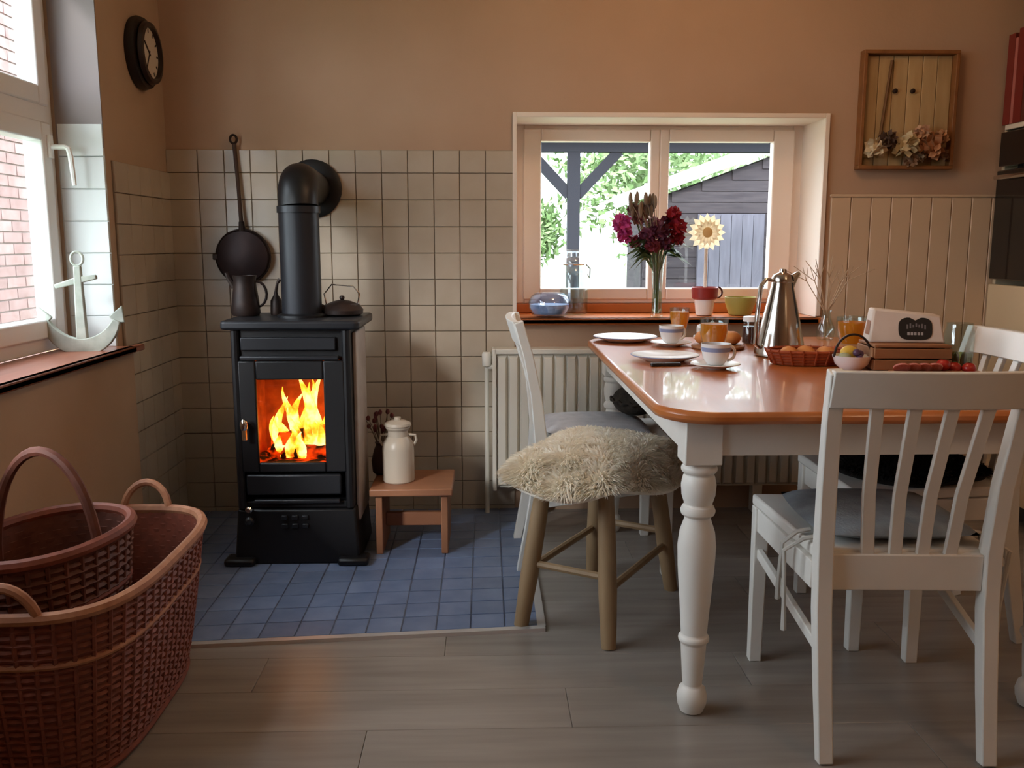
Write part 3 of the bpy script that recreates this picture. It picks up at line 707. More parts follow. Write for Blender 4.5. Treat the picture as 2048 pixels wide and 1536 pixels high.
# ================================================================== TABLE SETTING
TZ0 = .7405
def plate(label, x, y, r=.11):
    t = thing('plate', label, 'plate', (x, y, TZ0), group='breakfast plates')
    part('dish', G().lathe([(r*.55, 0), (r*.6, .003), (r*.97, .016), (r, .018), (r*.985, .020), (r*.62, .0075), (.001, .0065)], n=40), PORC, t)
    part('rim_line', G().tube([(r*.99*math.cos(a), r*.99*math.sin(a), .0185) for a in [2*PI*i/40 for i in range(40)]], .0016, 5, True), PORC_B, t)
    return t
plate('white plate at the far left corner of the table', .515, 3.29, .118)
plate('white plate with a knife beside it, on the near left of the table', .553, 2.74, .105)
def cup(label, x, y, rz):
    t = thing('cup', label, 'cup', (x, y, TZ0+.0105), rz, 'coffee cups')
    part('bowl', G().lathe([(.02, 0), (.025, .003), (.036, .02), (.042, .05), (.043, .062), (.041, .062), (.039, .05), (.032, .02), (.001, .012)], n=28), PORC, t)
    part('handle', G().tube(arc((.040, 0, .033), .024, .022, -PI/2, PI/2, 8), .0042, 6), PORC, t)
    part('painted_band', G().lathe([(.0415, .040), (.0432, .052), (.0428, .052), (.041, .040)], n=28, cap=False), PORC_B, t, label='blue painted band')
    part('coffee', G().lathe([(.001, .048), (.0385, .048), (.0385, .0482), (.001, .0485)], n=24, cap=False), M('coffee', '#2a160c', .2), t)
def saucer(label, x, y):
    t = part('saucer', G().lathe([(.03, 0), (.034, .003), (.062, .011), (.072, .014), (.071, .016), (.04, .008), (.001, .0075)], n=36), PORC, None, loc=(x, y, TZ0))
    tag(t, label, 'saucer', 'saucers'); return t
saucer('white saucer under the far cup', .652, 3.13); cup('white coffee cup on the far saucer', .652, 3.13, .5)
saucer('white saucer under the near cup', .664, 2.56); cup('white coffee cup on the near saucer, closest to the table edge', .664, 2.56, .3)
def juice_glass(label, x, y, h=.125, r=.036, foot=True, fill=.55):
    t = thing('juice_glass', label, 'glass', (x, y, TZ0), group='glasses of orange juice')
    b = .028 if foot else .0
    pr = [(.028, 0), (.028, .003), (.006, .008), (.006, b), (r*.75, b+.012), (r*1.0, h*.7), (r*1.02, h), (r*.97, h), (r*.95, h*.7), (r*.7, b+.016), (.001, b+.014)]
    part('glass_body', G().lathe(pr, n=28), CLEAR, t)
    z0 = b+.017; z1 = h*.88
    part('juice', G().lathe([(.001, z0), (r*.68, z0), (r*.92, h*.7), (r*.94, z1), (.001, z1)], n=24), JUICE, t)
    return t
juice_glass('glass of orange juice behind the far cup', .71, 3.27, .125, .036)
juice_glass('glass of orange juice behind the near cup', .70, 2.73, .13, .043)
juice_glass('glass of orange juice beside the white box with the black label', 1.16, 2.80, .128, .050)
kn = thing('table_knife', 'table knife lying beside the near plate', 'knife', (.60, 2.615, TZ0))
part('blade', G().slab([(-.12, -.008), (-.02, -.009), (0, -.006), (0, .006), (-.12, .004), (-.13, -.002)], .001, .003), STEEL, kn)
part('handle', G().box(0, .09, -.008, .008, 0, .010), M('knife_handle', '#1b1a1c', .4), kn, .003)
kn.rotation_euler.z = math.radians(-175); kn.location = (.575, 2.615, TZ0)
# steel jug
jg = thing('coffee_jug', 'tall conical polished steel coffee jug on the table', 'jug', (.945, 2.85, TZ0), math.radians(25))
part('body', G().lathe([(.076, 0), (.08, .004), (.079, .02), (.062, .10), (.044, .18), (.034, .225), (.033, .235)], n=36), STEEL, jg)
part('lid', G().lathe([(.036, .235), (.037, .242), (.03, .258), (.012, .266), (.010, .276), (.001, .278)], n=28), STEEL, jg)
part('spout', G().tube([(.022, 0, .225), (.045, 0, .25), (.062, 0, .262)], [.022, .013, .008], 10), STEEL, jg)
part('handle', G().sweep([(-.034, 0, .24), (-.062, 0, .246), (-.082, 0, .225), (-.092, 0, .13), (-.095, 0, .04), (-.078, 0, .028)], .014, .010, (0, 1, 0)), STEEL, jg, .003)
jg.rotation_euler.z = math.radians(20)
# butter dish, bread roll, jam
bd = thing('butter_dish', 'white lidded butter dish at the far edge of the table', 'butter dish', (.855, 3.36, TZ0))
part('base', G().slab(rrect(-.065, .065, -.045, .045, .02), 0, .012), PORC, bd, .003)
part('lid', G().slab(rrect(-.055, .055, -.036, .036, .018), .012, .055), PORC, bd, .012)
part('knob', G().lathe([(.006, .054), (.010, .062), (.001, .07)], n=12), PORC, bd)
def roll(label, x, y, z, rx, ry, rz_, rot=0.):
    g = G().ell((0, 0, rz_*.92), (rx, ry, rz_), 16, 10)
    g.v = [(a, b, max(0, c) - .10*rz_*math.exp(-(b/(ry*.25))**2)*(c > rz_)) for a, b, c in g.v]
    o = part('bread_roll', g, BREAD, None, smooth=80, loc=(x, y, z)); o.rotation_euler.z = rot
    return tag(o, label, 'bread roll', 'bread rolls')
jj = thing('jam_jar', 'jar of dark jam with a white lid behind the steel jug', 'jar', (.955, 3.20, TZ0))
part('glass_body', G().lathe([(.028, 0), (.032, .004), (.032, .065), (.027, .076), (.027, .082)], n=24, cap=False), CLEAR, jj)
part('jam', G().lathe([(.001, .002), (.030, .004), (.030, .062), (.001, .064)], n=20), M('dark_jam', '#3a120e', .3), jj)
part('lid', G().lathe([(.030, .080), (.030, .096), (.027, .098), (.001, .098)], n=24), PORC, jj)
bp = thing('bread_board', 'round wooden board holding pale rolls between the juice glasses', 'board', (.80, 3.06, TZ0))
part('board', G().lathe([(.085, 0), (.09, .004), (.09, .010), (.085, .013), (.001, .013)], n=32), WOODB, bp)
roll('pale bread roll on the round board, left', .760, 3.07, TZ0+.0125, .04, .036, .026, .3)
roll('pale bread roll on the round board, right', .842, 3.06, TZ0+.0125, .036, .036, .025, 1.2)
# bread basket
bs = thing('bread_basket', 'low orange-brown woven bread basket in the middle of the table', 'basket', (.965, 2.655, TZ0))
g = G()
for k in range(5):
    u = k/4; g.tube([((.10+.022*u)*math.cos(a)*(1+.004*((i+k) % 2)), (.062+.016*u)*math.sin(a), .005+.009*k) for i, a in enumerate([2*PI*j/48 for j in range(48)])], .0052, 6, True)
part('woven_wall', g, BASKETO, bs)
part('bottom', G().slab([(.098*math.cos(a), .06*math.sin(a)) for a in [2*PI*j/40 for j in range(40)]], .002, .007), BASKETO, bs)
for k in range(20):
    a = 2*PI*k/20; part('upright', G().cyl((.106*math.cos(a), .068*math.sin(a), .003), (.127*math.cos(a), .084*math.sin(a), .047), .0028, n=5), BASKETO, bs)
for i, (x, y, rr, lb) in enumerate(((-.055, .0, .2, 'left'), (.0, .012, 1.3, 'middle'), (.055, -.005, 2.2, 'right'))):
    roll('brown bread roll in the woven basket, '+lb+' one', .965+x, 2.655+y, TZ0+.008, .027, .034, .024, rr*.15)
# small bowl with wire handle and fruit
bw = thing('handled_bowl', 'small white bowl with a dark arched wire handle beside the bread basket', 'bowl', (1.045, 2.52, TZ0))
part('bowl', G().lathe([(.026, 0), (.03, .003), (.046, .018), (.054, .042), (.052, .042), (.044, .02), (.026, .007), (.001, .006)], n=32), PORC, bw)
part('wire_handle', G().tube([(.053*math.cos(a), -.006, .038+.064*math.sin(a)) for a in [PI*i/16 for i in range(17)]], .0035, 6), DARKMET, bw)
def fruit(name, label, x, y, z, r, mat, cat='fruit'):
    return tag(part(name, G().ell((0, 0, 0), r, 14, 10), mat, None, smooth=80, loc=(x, y, z)), label, cat, 'fruit in the handled bowl')
YEL = M('lemon_yellow', '#e6bf4e', .45); GRP = M('grape_purple', '#5c3f5c', .35); GRN = M('leaf_green', '#48562c', .6)
fruit('lemon', 'yellow lemon at the back of the handled bowl', 1.045, 2.540, TZ0+.047, (.026, .020, .020), YEL)
for i, (x, y, z, w) in enumerate(((1.064, 2.512, .033, 'front'), (1.072, 2.528, .045, 'rear'), (1.056, 2.515, .050, 'topmost'))):
    fruit('grape', 'purple grape in the handled bowl, %s of three' % w, x, y, TZ0+z, (.0105, .0105, .0105), GRP)
fruit('lime', 'pale lime at the left of the handled bowl', 1.022, 2.515, TZ0+.034, (.020, .016, .016), M('lime', '#b9bf9a', .5))
# wooden crate with a boxed loaf
cr = thing('wooden_crate', 'low wooden serving crate near the end of the table', 'crate', (1.205, 2.545, TZ0), math.radians(-6))
CW, CD, CHt = .105, .075, .068
part('bottom', G().box(-CW, CW, -CD, CD, .004, .012), WOODB, cr)
for s_ in (-1, 1):
    for z0 in (.006, .038): part('side_slat', G().box(-CW, CW, s_*CD-.004, s_*CD+.004, z0, z0+.027), WOODB, cr, .0015)
    for z0 in (.006, .038): part('end_slat', G().box(s_*CW-.004, s_*CW+.004, -CD+.004, CD-.004, z0, z0+.027), WOODB, cr, .0015)
    for s2 in (-1, 1): part('corner_block', G().box(s_*(CW-.011)-.007, s_*(CW-.011)+.007, s2*(CD-.011)-.007, s2*(CD-.011)+.007, .012, CHt), WOODB, cr)
part('tray_board', G().box(-CW, CW, -CD, CD, CHt, CHt+.008), WOODB, cr, .002)
bx = thing('bread_box', 'white paper box with a black label standing on the wooden crate', 'box', (1.215, 2.565, TZ0+CHt+.0085), math.radians(-10))
part('carton', G().add([(-.108, -.045, 0), (.10, -.045, 0), (.10, .045, 0), (-.108, .045, 0), (-.095, -.0215, .096), (.088, -.0259, .078), (.088, .035, .078), (-.095, .04, .096)],
    [(3,2,1,0),(4,5,6,7),(0,1,5,4),(1,2,6,5),(2,3,7,6),(3,0,4,7)]), M('paper_white', '#ddd0c4', .7, var='#cfbfb2', scale=(10,10,10)), bx, .006)
# flat print on the sloping front: black rounded label, pale strokes
def on_front(u, v, off):   # u along x, v up
    k = v/.09; y = -.045+.02203*k; return Vector((u, y-off-.0006, v))
ol = []
for i in range(40):
    a = 2*PI*i/40; x = .046*math.copysign(abs(math.cos(a))**.6, math.cos(a)); z = .032*math.copysign(abs(math.sin(a))**.6, math.sin(a))
    if z > 0: z *= 1 - .28*math.exp(-(x/.010)**2)
    ol.append((x, z))
lbg = G().rings([[on_front(.018+x, .040+z, 0) for x, z in ol], [on_front(.018+x, .040+z, .0008) for x, z in ol]])
lb_ = part('label', lbg, M('label_black', '#15110f', .6), bx, label='black rounded label with pale blurred lettering')
g = G()
for i in range(7):
    x = -.024+i*.008; h = (.010, .013, .009, .013, .010, .012, .009)[i]
    g.add([on_front(.018+x, .042+.003*math.cos(i-3), .0012), on_front(.018+x+.0045, .042+.003*math.cos(i-3), .0012), on_front(.018+x+.0045, .042+h, .0012), on_front(.018+x, .042+h, .0012)], [(0, 1, 2, 3)])
part('lettering', g, M('print_grey', '#6d6a6c', .7), lb_, smooth=0)
g = G()
for i in range(5):
    x = -.022+i*.0092
    g.add([on_front(.018+x, .022, .0012), on_front(.018+x+.0065, .022, .0012), on_front(.018+x+.0065, .030, .0012), on_front(.018+x, .030, .0012)], [(0, 1, 2, 3)])
part('lettering', g, M('print_pale', '#a9a4a4', .7), lb_, smooth=0)
ep = lambda y, v: Vector((-.108+.013*v/.096-.001, y, v))
part('end_print', G().add([ep(-.03, .02), ep(.02, .02), ep(.02, .06), ep(-.02, .06)], [(0, 1, 2, 3)]), M('print_brown', '#9a6748', .7), bx, smooth=0)
# cold cuts and tomatoes in front of the crate
cp_ = tag(part('serving_board', G().slab(rrect(-.10, .10, -.035, .035, .015), 0, .010), WOODB, None, .002, loc=(1.215, 2.415, TZ0)), 'flat wooden board with sausage slices in front of the crate', 'board')
for i in range(4):
    w = ('leftmost', 'second from the left', 'third from the left', 'rightmost')[i]
    o = part('sausage_slice', G().lathe([(.022, 0), (.0225, .002), (.022, .005), (.001, .005)], n=18), M('sausage', '#b9655a', .5, var='#cf8a7c', scale=(120,120,120)), None, loc=(1.14+i*.03, 2.41, TZ0+.018))
    o.rotation_euler = (math.radians(-38), 0, math.radians(-12)); tag(o, 'pink sausage slice on the wooden board, '+w, 'sausage', 'sausage slices')
for i, (x, y, w) in enumerate(((1.262, 2.425, 'left'), (1.300, 2.437, 'middle'), (1.335, 2.425, 'right'))):
    t = tag(part('tomato', G().ell((0, 0, .0155), (.019, .019, .0165), 16, 10), M('tomato_red', '#a52720', .3), None, smooth=80, loc=(x, y, TZ0+(.010 if x < 1.29 else 0))), 'small red tomato by the glass jar, %s one' % w, 'tomato', 'tomatoes')
    part('calyx', G().lathe([(.001, .031), (.006, .0322), (.007, .0328), (.001, .034)], n=5), GRN, t)
gj = thing('glass_jar', 'clear glass jar with green pickles at the right of the table', 'jar', (1.36, 2.535, TZ0))
part('glass_body', G().lathe([(.036, 0), (.041, .004), (.041, .105), (.036, .12), (.036, .132), (.034, .132), (.034, .12), (.039, .103), (.039, .006), (.001, .005)], n=28), CLEAR, gj)
part('brine', G().lathe([(.001, .007), (.037, .007), (.037, .045), (.001, .045)], n=20), glass('brine', '#cfd0a0', .05), gj)
for i in range(5):
    a = i*1.3; part('pickle', G().ell((.018*math.cos(a), .018*math.sin(a), .028), (.009, .009, .02), 10, 8), GRN, gj)
# twigs in a small vase at the far right of the table
tv = thing('twig_vase', 'small glass vase of bare pale twigs at the far end of the table', 'vase', (1.275, 3.33, TZ0))
part('glass_body', G().lathe([(.026, 0), (.03, .003), (.034, .04), (.018, .08), (.016, .10), (.02, .11), (.018, .11), (.014, .10), (.016, .08), (.031, .04), (.001, .006)], n=22), CLEAR, tv)
TW = M('pale_twig', '#b59a7c', .8)
rg = random.Random(11)
for i in range(9):
    a = -1.0+2.0*i/8 + rg.uniform(-.08, .08); L_ = rg.uniform(.20, .27)
    p0 = (0, 0, .01); p1 = (.012*math.sin(a), 0, .11); p2 = (.42*L_*math.sin(a*.8), rg.uniform(-.03, .03), .11+L_*.45); p3 = (.80*L_*math.sin(a), rg.uniform(-.04, .04), .11+L_*.75*math.cos(a*.6))
    tw = part('twig', G().tube([p0, p1, p2, p3], [.0022, .002, .0017, .0012], 5), TW, tv)
    q = (p2[0]+.02*math.sin(a+1.2), p2[1], p2[2]+.05); g = G().tube([p2, q], [.0014, .001], 4); q = (p2[0]+.02*math.sin(a-1.2), p2[1], p2[2]+.05); g.tube([p2, q], [.0014, .001], 4)
    part('side_twig', g, TW, tw)

# ================================================================== ON THE BACK SILL
SZ_ = OZ0+.0265
bo = thing('blue_bowl', 'pale blue glass bowl on the left of the back window sill', 'bowl', (.262, 3.665, SZ_))
part('glass_body', G().lathe([(.05, 0), (.07, .006), (.085, .035), (.086, .06), (.075, .085), (.060, .095), (.057, .094), (.072, .083), (.083, .06), (.081, .035), (.066, .010), (.001, .006)], n=32), BLUEGL, bo)
part('contents', G().lathe([(.001, .008), (.064, .012), (.078, .035), (.079, .05), (.001, .052)], n=28), M('blue_bath_salt', '#c9daef', .7, var='#dde7f4', scale=(90,90,90), bump=.4), bo)
cj = thing('clip_jar', 'tall clear glass jar with a wire clip lid beside the blue bowl', 'jar', (.372, 3.79, SZ_))
part('glass_body', G().lathe([(.05, 0), (.058, .005), (.060, .02), (.060, .165), (.052, .19), (.046, .198), (.046, .21), (.044, .21), (.044, .198), (.050, .188), (.057, .163), (.057, .02), (.001, .008)], n=32), CLEAR, cj)
part('lid', G().lathe([(.048, .214), (.048, .222), (.040, .236), (.034, .24), (.034, .255), (.045, .262), (.04, .27), (.001, .272)], n=28), glass('lid_glass', '#eef2f4', .25), cj)
part('clip_wire', G().tube([(.05*math.cos(a), .05*math.sin(a), .208) for a in [2*PI*i/28 for i in range(28)]], .003, 6, True).tube([(.05, 0, .208), (.068, 0, .19), (.066, 0, .15), (.056, 0, .17)], .003, 6), CHROME, cj)
# flower vase and bouquet
VX, VY = .695, 3.635
vs_ = thing('flower_vase', 'slender clear glass vase at the front edge of the back sill', 'vase', (VX, VY, SZ_))
part('glass_body', G().lathe([(.022, 0), (.026, .004), (.022, .03), (.020, .10), (.024, .20), (.031, .25), (.029, .25), (.022, .20), (.018, .10), (.020, .03), (.001, .012)], n=24), CLEAR, vs_)
part('water', G().lathe([(.001, .013), (.018, .014), (.0195, .03), (.0175, .10), (.001, .12)], n=18), glass('water', '#e9f2dc', .06), vs_)
STEM = M('stem_green', '#5c6b3a', .7); LEAF = M('leaf_dark', '#4e6a3c', .6, rnd=.2)
bq = thing('bouquet', 'bouquet of magenta, crimson and plum flowers with grasses in the glass vase', 'bouquet', (VX, VY, SZ_))
def petal_ball(c, r, n, col, rg, squash=1.0, plen=.55):
    g = G(); c = Vector(c)
    for i in range(n):
        z = 1-1.9*(i+.5)/n; th = i*2.39996; s = math.sqrt(max(0, 1-z*z)); d = Vector((s*math.cos(th), s*math.sin(th), z*squash)).normalized()
        a = d.orthogonal().normalized(); a.rotate(Matrix.Rotation(rg.random()*6, 3, d)); w = r*.30; l0 = r*(1-plen); e = c+d*r*rg.uniform(.9, 1.1)
        b = d.cross(a); m = c+d*r*.75
        g.add([c+d*l0-a*w*.3, c+d*l0+a*w*.3, m+a*w+b*w*.15, e+b*w*.4, m-a*w+b*w*.15], [(0, 1, 2, 3, 4)])
    g.ell(c, (r*.5,)*3, 8, 6)
    return g
rg = random.Random(5)
FL = [((-.150, -.01, .375), .042, '#b3387c', 'magenta'), ((-.135, .0, .325), .035, '#a22c6c', 'magenta'), ((-.09, .01, .30), .032, '#7a2a3a', 'wine'), ((-.05, -.02, .325), .036, '#5b2038', 'plum'), ((.0, -.02, .345), .045, '#4b1c36', 'plum'), ((.02, -.015, .295), .036, '#5a2338', 'plum'),
      ((.075, .0, .36), .043, '#8f1428', 'crimson'), ((.06, .01, .41), .036, '#8a1226', 'crimson'), ((.075, .0, .315), .034, '#7c1326', 'crimson'), ((.035, .02, .38), .030, '#6a1c34', 'plum'), ((-.02, .02, .375), .030, '#b07a94', 'mauve'), ((-.075, .015, .40), .036, '#9a5a60', 'dusty'), ((-.045, .01, .43), .034, '#8d7b74', 'greige'), ((-.10, .02, .43), .030, '#8a6a66', 'taupe'), ((-.03, -.03, .285), .034, '#6a2a34', 'wine')]
for c, r_, col, nm in FL:
    f_ = part('bloom', petal_ball(c, r_, 46, col, rg), M('petal_'+nm, col, .7, rnd=.12), bq, smooth=0)
    part('stem', G().tube([(c[0]*.02, c[1]*.02, .02), (c[0]*.08, c[1]*.1, .18), (c[0]*.45, c[1]*.5, .26), (c[0], c[1], c[2]-r_*.4)], .0038, 5), STEM, f_)
for i in range(20):     # grasses and brown seed heads
    x = rg.uniform(-.125, -.02); y = rg.uniform(-.03, .03); z = rg.uniform(.40, .49)
    s_ = part('grass_stalk', G().tube([(0, 0, .05), (x*.2, y*.3, .25), (x*.8, y, z-.04), (x, y, z)], .0014, 5), M('dry_grass', '#8b7a62', .8), bq)
    part('seed_head', G().ell((x, y, z-.01), (.008, .008, .026), 7, 6), M('seed_brown', '#7d6a58', .9, rnd=.2), s_)
for i in range(26):     # leaves, some hanging
    a = rg.uniform(2.4, 3.9) if i < 18 else rg.uniform(-.8, .8); R = rg.uniform(.08, .15); z0 = rg.uniform(.24, .31)
    dx, dy = math.cos(a)*R, math.sin(a)*R*.4; dz = -rg.uniform(.0, .07)
    p0 = Vector((dx*.2, dy*.2, z0)); p2 = Vector((dx, dy-.01, z0+dz)); p1 = p0.lerp(p2, .5)+Vector((0, 0, .02)); sd = Vector((-dy, dx, 0)).normalized()*.022+Vector((0, .004, .008))
    part('leaf', G().add([p0, p1-sd, p2, p1+sd, p1+Vector((0, 0, -.004))], [(0, 1, 4), (1, 2, 4), (2, 3, 4), (3, 0, 4)]), LEAF, bq)
# ornament flower standing in a red pot
rp_ = thing('red_pot', 'small red and white ceramic pot on the back sill', 'pot', (.905, 3.70, SZ_))
part('body', G().lathe([(.028, 0), (.034, .004), (.042, .07), (.040, .07), (.03, .008), (.001, .006)], n=28), PORC, rp_)
part('red_rim', G().lathe([(.0425, .066), (.052, .072), (.055, .115), (.052, .118), (.044, .075), (.040, .068)], n=28, cap=False), M('pot_red', '#93261f', .4), rp_, label='deep red glazed collar')
part('handle', G().tube(arc((.052, 0, .095), .02, .022, -PI/2, PI/2, 8), .004, 6), M('pot_brown', '#5b2c22', .4), rp_)
part('soil', G().lathe([(.001, .10), (.050, .10), (.050, .102), (.001, .104)], n=20), M('moss', '#c9bfae', .9), rp_)
of = thing('ornament_flower', 'pale yellow paper flower on a white stick rising from the red pot', 'ornament', (.905, 3.70, SZ_+.104))
part('stick', G().tube([(0, 0, 0), (0, 0, .17)], .007, 8), M('stick_white', '#ece6de', .6), of)
CRM = translucent(M('paper_cream', '#fdf2de', .7, rnd=.05), '#fff6e6', .55)
for k in range(16):
    a = 2*PI*k/16; d = Vector((math.cos(a), 0, math.sin(a))); s_ = Vector((-math.sin(a), 0, math.cos(a)))
    c = Vector((0, 0, .235)); 
    for ring, (r0, r1, yy, w) in enumerate(((.025, .078, 0, .013), (.01, .055, -.012, .011))):
        b = d if ring == 0 else Vector((math.cos(a+.2), 0, math.sin(a+.2))); s2 = Vector((-b.z, 0, b.x))
        m = c+b*(r0+(r1-r0)*.6)+Vector((0, yy-.006, 0))
        part('petal', G().add([c+b*r0+Vector((0, yy, 0)), m-s2*w, c+b*r1+Vector((0, yy, 0)), m+s2*w, m+Vector((0, -.004, 0)), m+Vector((0, .004, 0))], [(0, 1, 4), (1, 2, 4), (2, 3, 4), (3, 0, 4), (0, 5, 1), (1, 5, 2), (2, 5, 3), (3, 5, 0)]), CRM, of)
part('flower_centre', G().ell((0, -.012, .235), (.022, .012, .022), 14, 8), M('paper_yellow', '#ecc98c', .8), of)
gd = thing('olive_dish', 'shallow olive green dish on the right of the back sill', 'dish', (1.06, 3.72, SZ_))
part('dish', G().lathe([(.04, 0), (.046, .004), (.062, .05), (.064, .075), (.061, .075), (.058, .05), (.042, .01), (.001, .008)], n=28), M('olive_glaze', '#a8a052', .4), gd)

# ================================================================== ANCHOR ON THE LEFT SILL
an = thing('decorative_anchor', 'whitewashed wooden anchor standing on the left window sill', 'anchor', (-1.285, 2.90, LZ0+.0225), math.radians(8))
WW = M('whitewash', '#c3c8be', .7, var='#878f84', scale=(22, 22, 22), amt=.9, bump=.3)
part('shank', G().sweep([(0, 0, .03), (0, 0, .15), (0, 0, .27)], [.034, .028, .022], [.022, .022, .020]), WW, an, .004)
part('arm', G().sweep([(.118*math.sin(a)*1.0, 0, .155-.143*math.cos(a)) for a in [-1.15+2.3*i/14 for i in range(15)]], .024, [.012+.044*math.cos(1.3*(-1+2*i/14)) for i in range(15)], (0, 1, 0)), WW, an, .003)
for s_ in (-1, 1):
    part('fluke', G().slab([(-.026, -.006), (0, .042), (.026, -.006), (0, -.018)], -.007, .007).xf(Matrix.Translation((s_*.110, 0, .105)) @ Matrix.Rotation(s_*math.radians(22), 4, 'Y') @ Matrix.Rotation(PI/2, 4, 'X')), WW, an, .003)
part('stock', G().sweep([(-.07, 0, .205), (0, 0, .225), (.055, 0, .235)], .018, [.014, .022, .014], (0, 1, 0)), WW, an, .003)
part('ring', G().tube([(.018*math.cos(a), 0, .292+.022*math.sin(a)) for a in [2*PI*i/18 for i in range(18)]], .0045, 6, True), WW, an)
# ================================================================== CLOCK
ck = thing('wall_clock', 'round dark wall clock with a white face on the left wall', 'clock', (XL, 3.385, 1.765))
part('case', G().lathe([(.10, .0005), (.122, .0005), (.126, .015), (.12, .032), (.10, .036)], n=40, axis='x'), M('clock_dark', '#160e0b', .45), ck)
part('bezel', G().lathe([(.098, .032), (.108, .042), (.104, .056), (.090, .058), (.088, .043), (.094, .034)], n=40, axis='x', cap=False), M('clock_bezel', '#24140d', .4), ck)
fc = part('face', G().lathe([(.092, .036), (.092, .042), (.001, .042)], n=36, axis='x'), M('clock_face', '#cbbfae', .6), ck)
for ang, L_, w in ((.9, .055, .006), (2.6, .08, .004)):
    part('hand', G().box(.0435, .045, -w/2, w/2, -.01, L_).xf(Matrix.Rotation(ang, 4, 'X')), M('hand_black', '#221815', .5), fc)
for k in range(12):
    part('hour_mark', G().box(.0422, .0435, -.003, .003, .070, .083).xf(Matrix.Rotation(k*PI/6, 4, 'X')), M('hand_black', '#221815', .5), fc)
# ================================================================== SHADOW-BOX PICTURE
pc = thing('shadow_box', 'wooden shadow-box picture with plank backing and small round ornaments hung by the window', 'picture', (1.655, YB, 1.61))
FRW = M('frame_wood', '#7a4c25', .55, var='#925f33', scale=(20, 20, 20)); PW, PH = .188, .225
for a in ((-PW, PW, PH-.014, PH), (-PW, PW, -PH, -PH+.014), (-PW, -PW+.014, -PH+.014, PH-.014), (PW-.014, PW, -PH+.014, PH-.014)):
    part('frame_bar', G().box(a[0], a[1], -.045, -.0005, a[2], a[3]), FRW, pc, .002)
for i in range(6):
    w = (2*PW-.028)/6; x0 = -PW+.014+i*w
    part('back_plank', G().box(x0+.001, x0+w-.001, -.012, -.001, -PH+.015, PH-.015), M('back_plank', '#c6aa80', .65, rnd=.10, var='#ab8c5c', scale=(40, 40, 5), amt=.9), pc, .002)
part('stick', G().tube([(-.07, -.022, .19), (-.10, -.022, -.10)], .006, 7), M('driftwood', '#6e4a28', .7), pc)
for x in (-.05, .02): part('hook', G().lathe([(.008, .012), (.009, .024), (.001, .027)], (x, 0, .075), 10, '-y'), DARKMET, pc)
for x, z, r_, col in ((-.135, -.145, .040, '#cdbb9c'), (-.085, -.115, .036, '#5a4438'), (-.01, -.135, .050, '#cbb892'), (.09, -.14, .052, '#a8734e'), (.05, -.175, .028, '#8c7a66'), (.06, -.085, .030, '#d0a584'), (.15, -.17, .026, '#7c5a42'), (.02, -.19, .03, '#8a6a50'), (.135, -.105, .03, '#b98a62')):
    nm = 'ornament_'+col[1:]
    part('round_ornament', petal_ball((x*.95, -.035-r_*.35, z), r_*1.15, 40, col, rg), M(nm, col, .7), pc, smooth=0)

# ================================================================== KITCHEN CABINET AND OVEN (right)
CX = 2.055
kc = thing('tall_cabinet', 'tall cream kitchen cabinet housing the oven at the right edge', 'cabinet', (CX, 3.28, 0))
KY0, KY1 = -.40, .33
part('side_panel', G().box(0, .58, KY0, KY0+.02, .0, 2.25), CABW, kc, .002)
part('side_panel', G().box(0, .58, KY1-.02, KY1, .0, 1.555), CABW, kc, .002)
part('back_panel', G().box(.56, .58, KY0+.02, KY1-.02, 0, 2.25), CABW, kc)
for z0, z1 in ((.88, .90), (2.23, 2.25), (2.06, 2.08)): part('shelf', G().box(.0, .56, KY0+.02, KY1-.02, z0, z1), CABW, kc)
part('book_shelf', G().box(-.012, .56, KY0+.02, KY1-.02, 1.535, 1.555), M('shelf_white', '#e6d6c2', .5), kc, .003)
d_ = part('door', G().box(-.018, -.001, KY0+.002, KY1-.002, .10, .935), CABW, kc, .004)
part('knob', G().lathe([(.006, 0), (.014, -.02), (.001, -.024)], (-.018, KY0+.08, .80), 14, 'x'), CHROME, d_)
part('upper_door', G().box(-.018, -.001, KY0+.002, KY1-.002, 2.065, 2.245), CABW, kc, .004)
ov = thing('built_in_oven', 'black built-in oven in the tall cabinet', 'oven', (CX, 3.28, .955))
part('casing', G().box(.03, .50, KY0+.06, KY1-.06, .0, .555), IRON, ov)
part('control_panel', G().box(-.020, .03, KY0+.012, KY1-.012, .44, .572), BLACKGL, ov, .003)
od = part('oven_door', G().box(-.024, .03, KY0+.012, KY1-.012, .0, .425), BLACKGL, ov, .004)
part('handle', G().cyl((-.055, KY0+.06, .395), (-.055, KY1-.06, .395), .009, n=10).cyl((-.055, KY0+.10, .395), (-.02, KY0+.10, .395), .006, n=8).cyl((-.055, KY1-.10, .395), (-.02, KY1-.10, .395), .006, n=8), CHROME, od)
y = 3.28+KY1-.004
for i, (th, h, c, lb) in enumerate(((.045, .34, '#7d2a22', 'thick dark red book at the far end of the oven shelf'), (.018, .32, '#b86a60', 'thin pink book between two red books on the oven shelf'), (.05, .35, '#7a241c', 'tall dark red book next to the thin pink one'), (.04, .33, '#5c2a20', 'brown-red book towards the front of the oven shelf'), (.05, .34, '#8a3226', 'wide brick-red book nearest the viewer on the oven shelf'))):
    t = thing('cook_book', lb, 'book', (CX-.012, y-th/2, 1.5555), group='cook books on the oven shelf')
    part('cover', G().box(0, .22, -th/2, -th/2+.003, 0, h).box(0, .22, th/2-.003, th/2, 0, h).box(-.002, .003, -th/2, th/2, 0, h), M('cover_'+c[1:], c, .5), t)
    part('pages', G().box(.003, .213, -th/2+.0032, th/2-.0032, .004, h-.004), M('pages', '#d8cbb0', .9), t)
    y -= th+.003

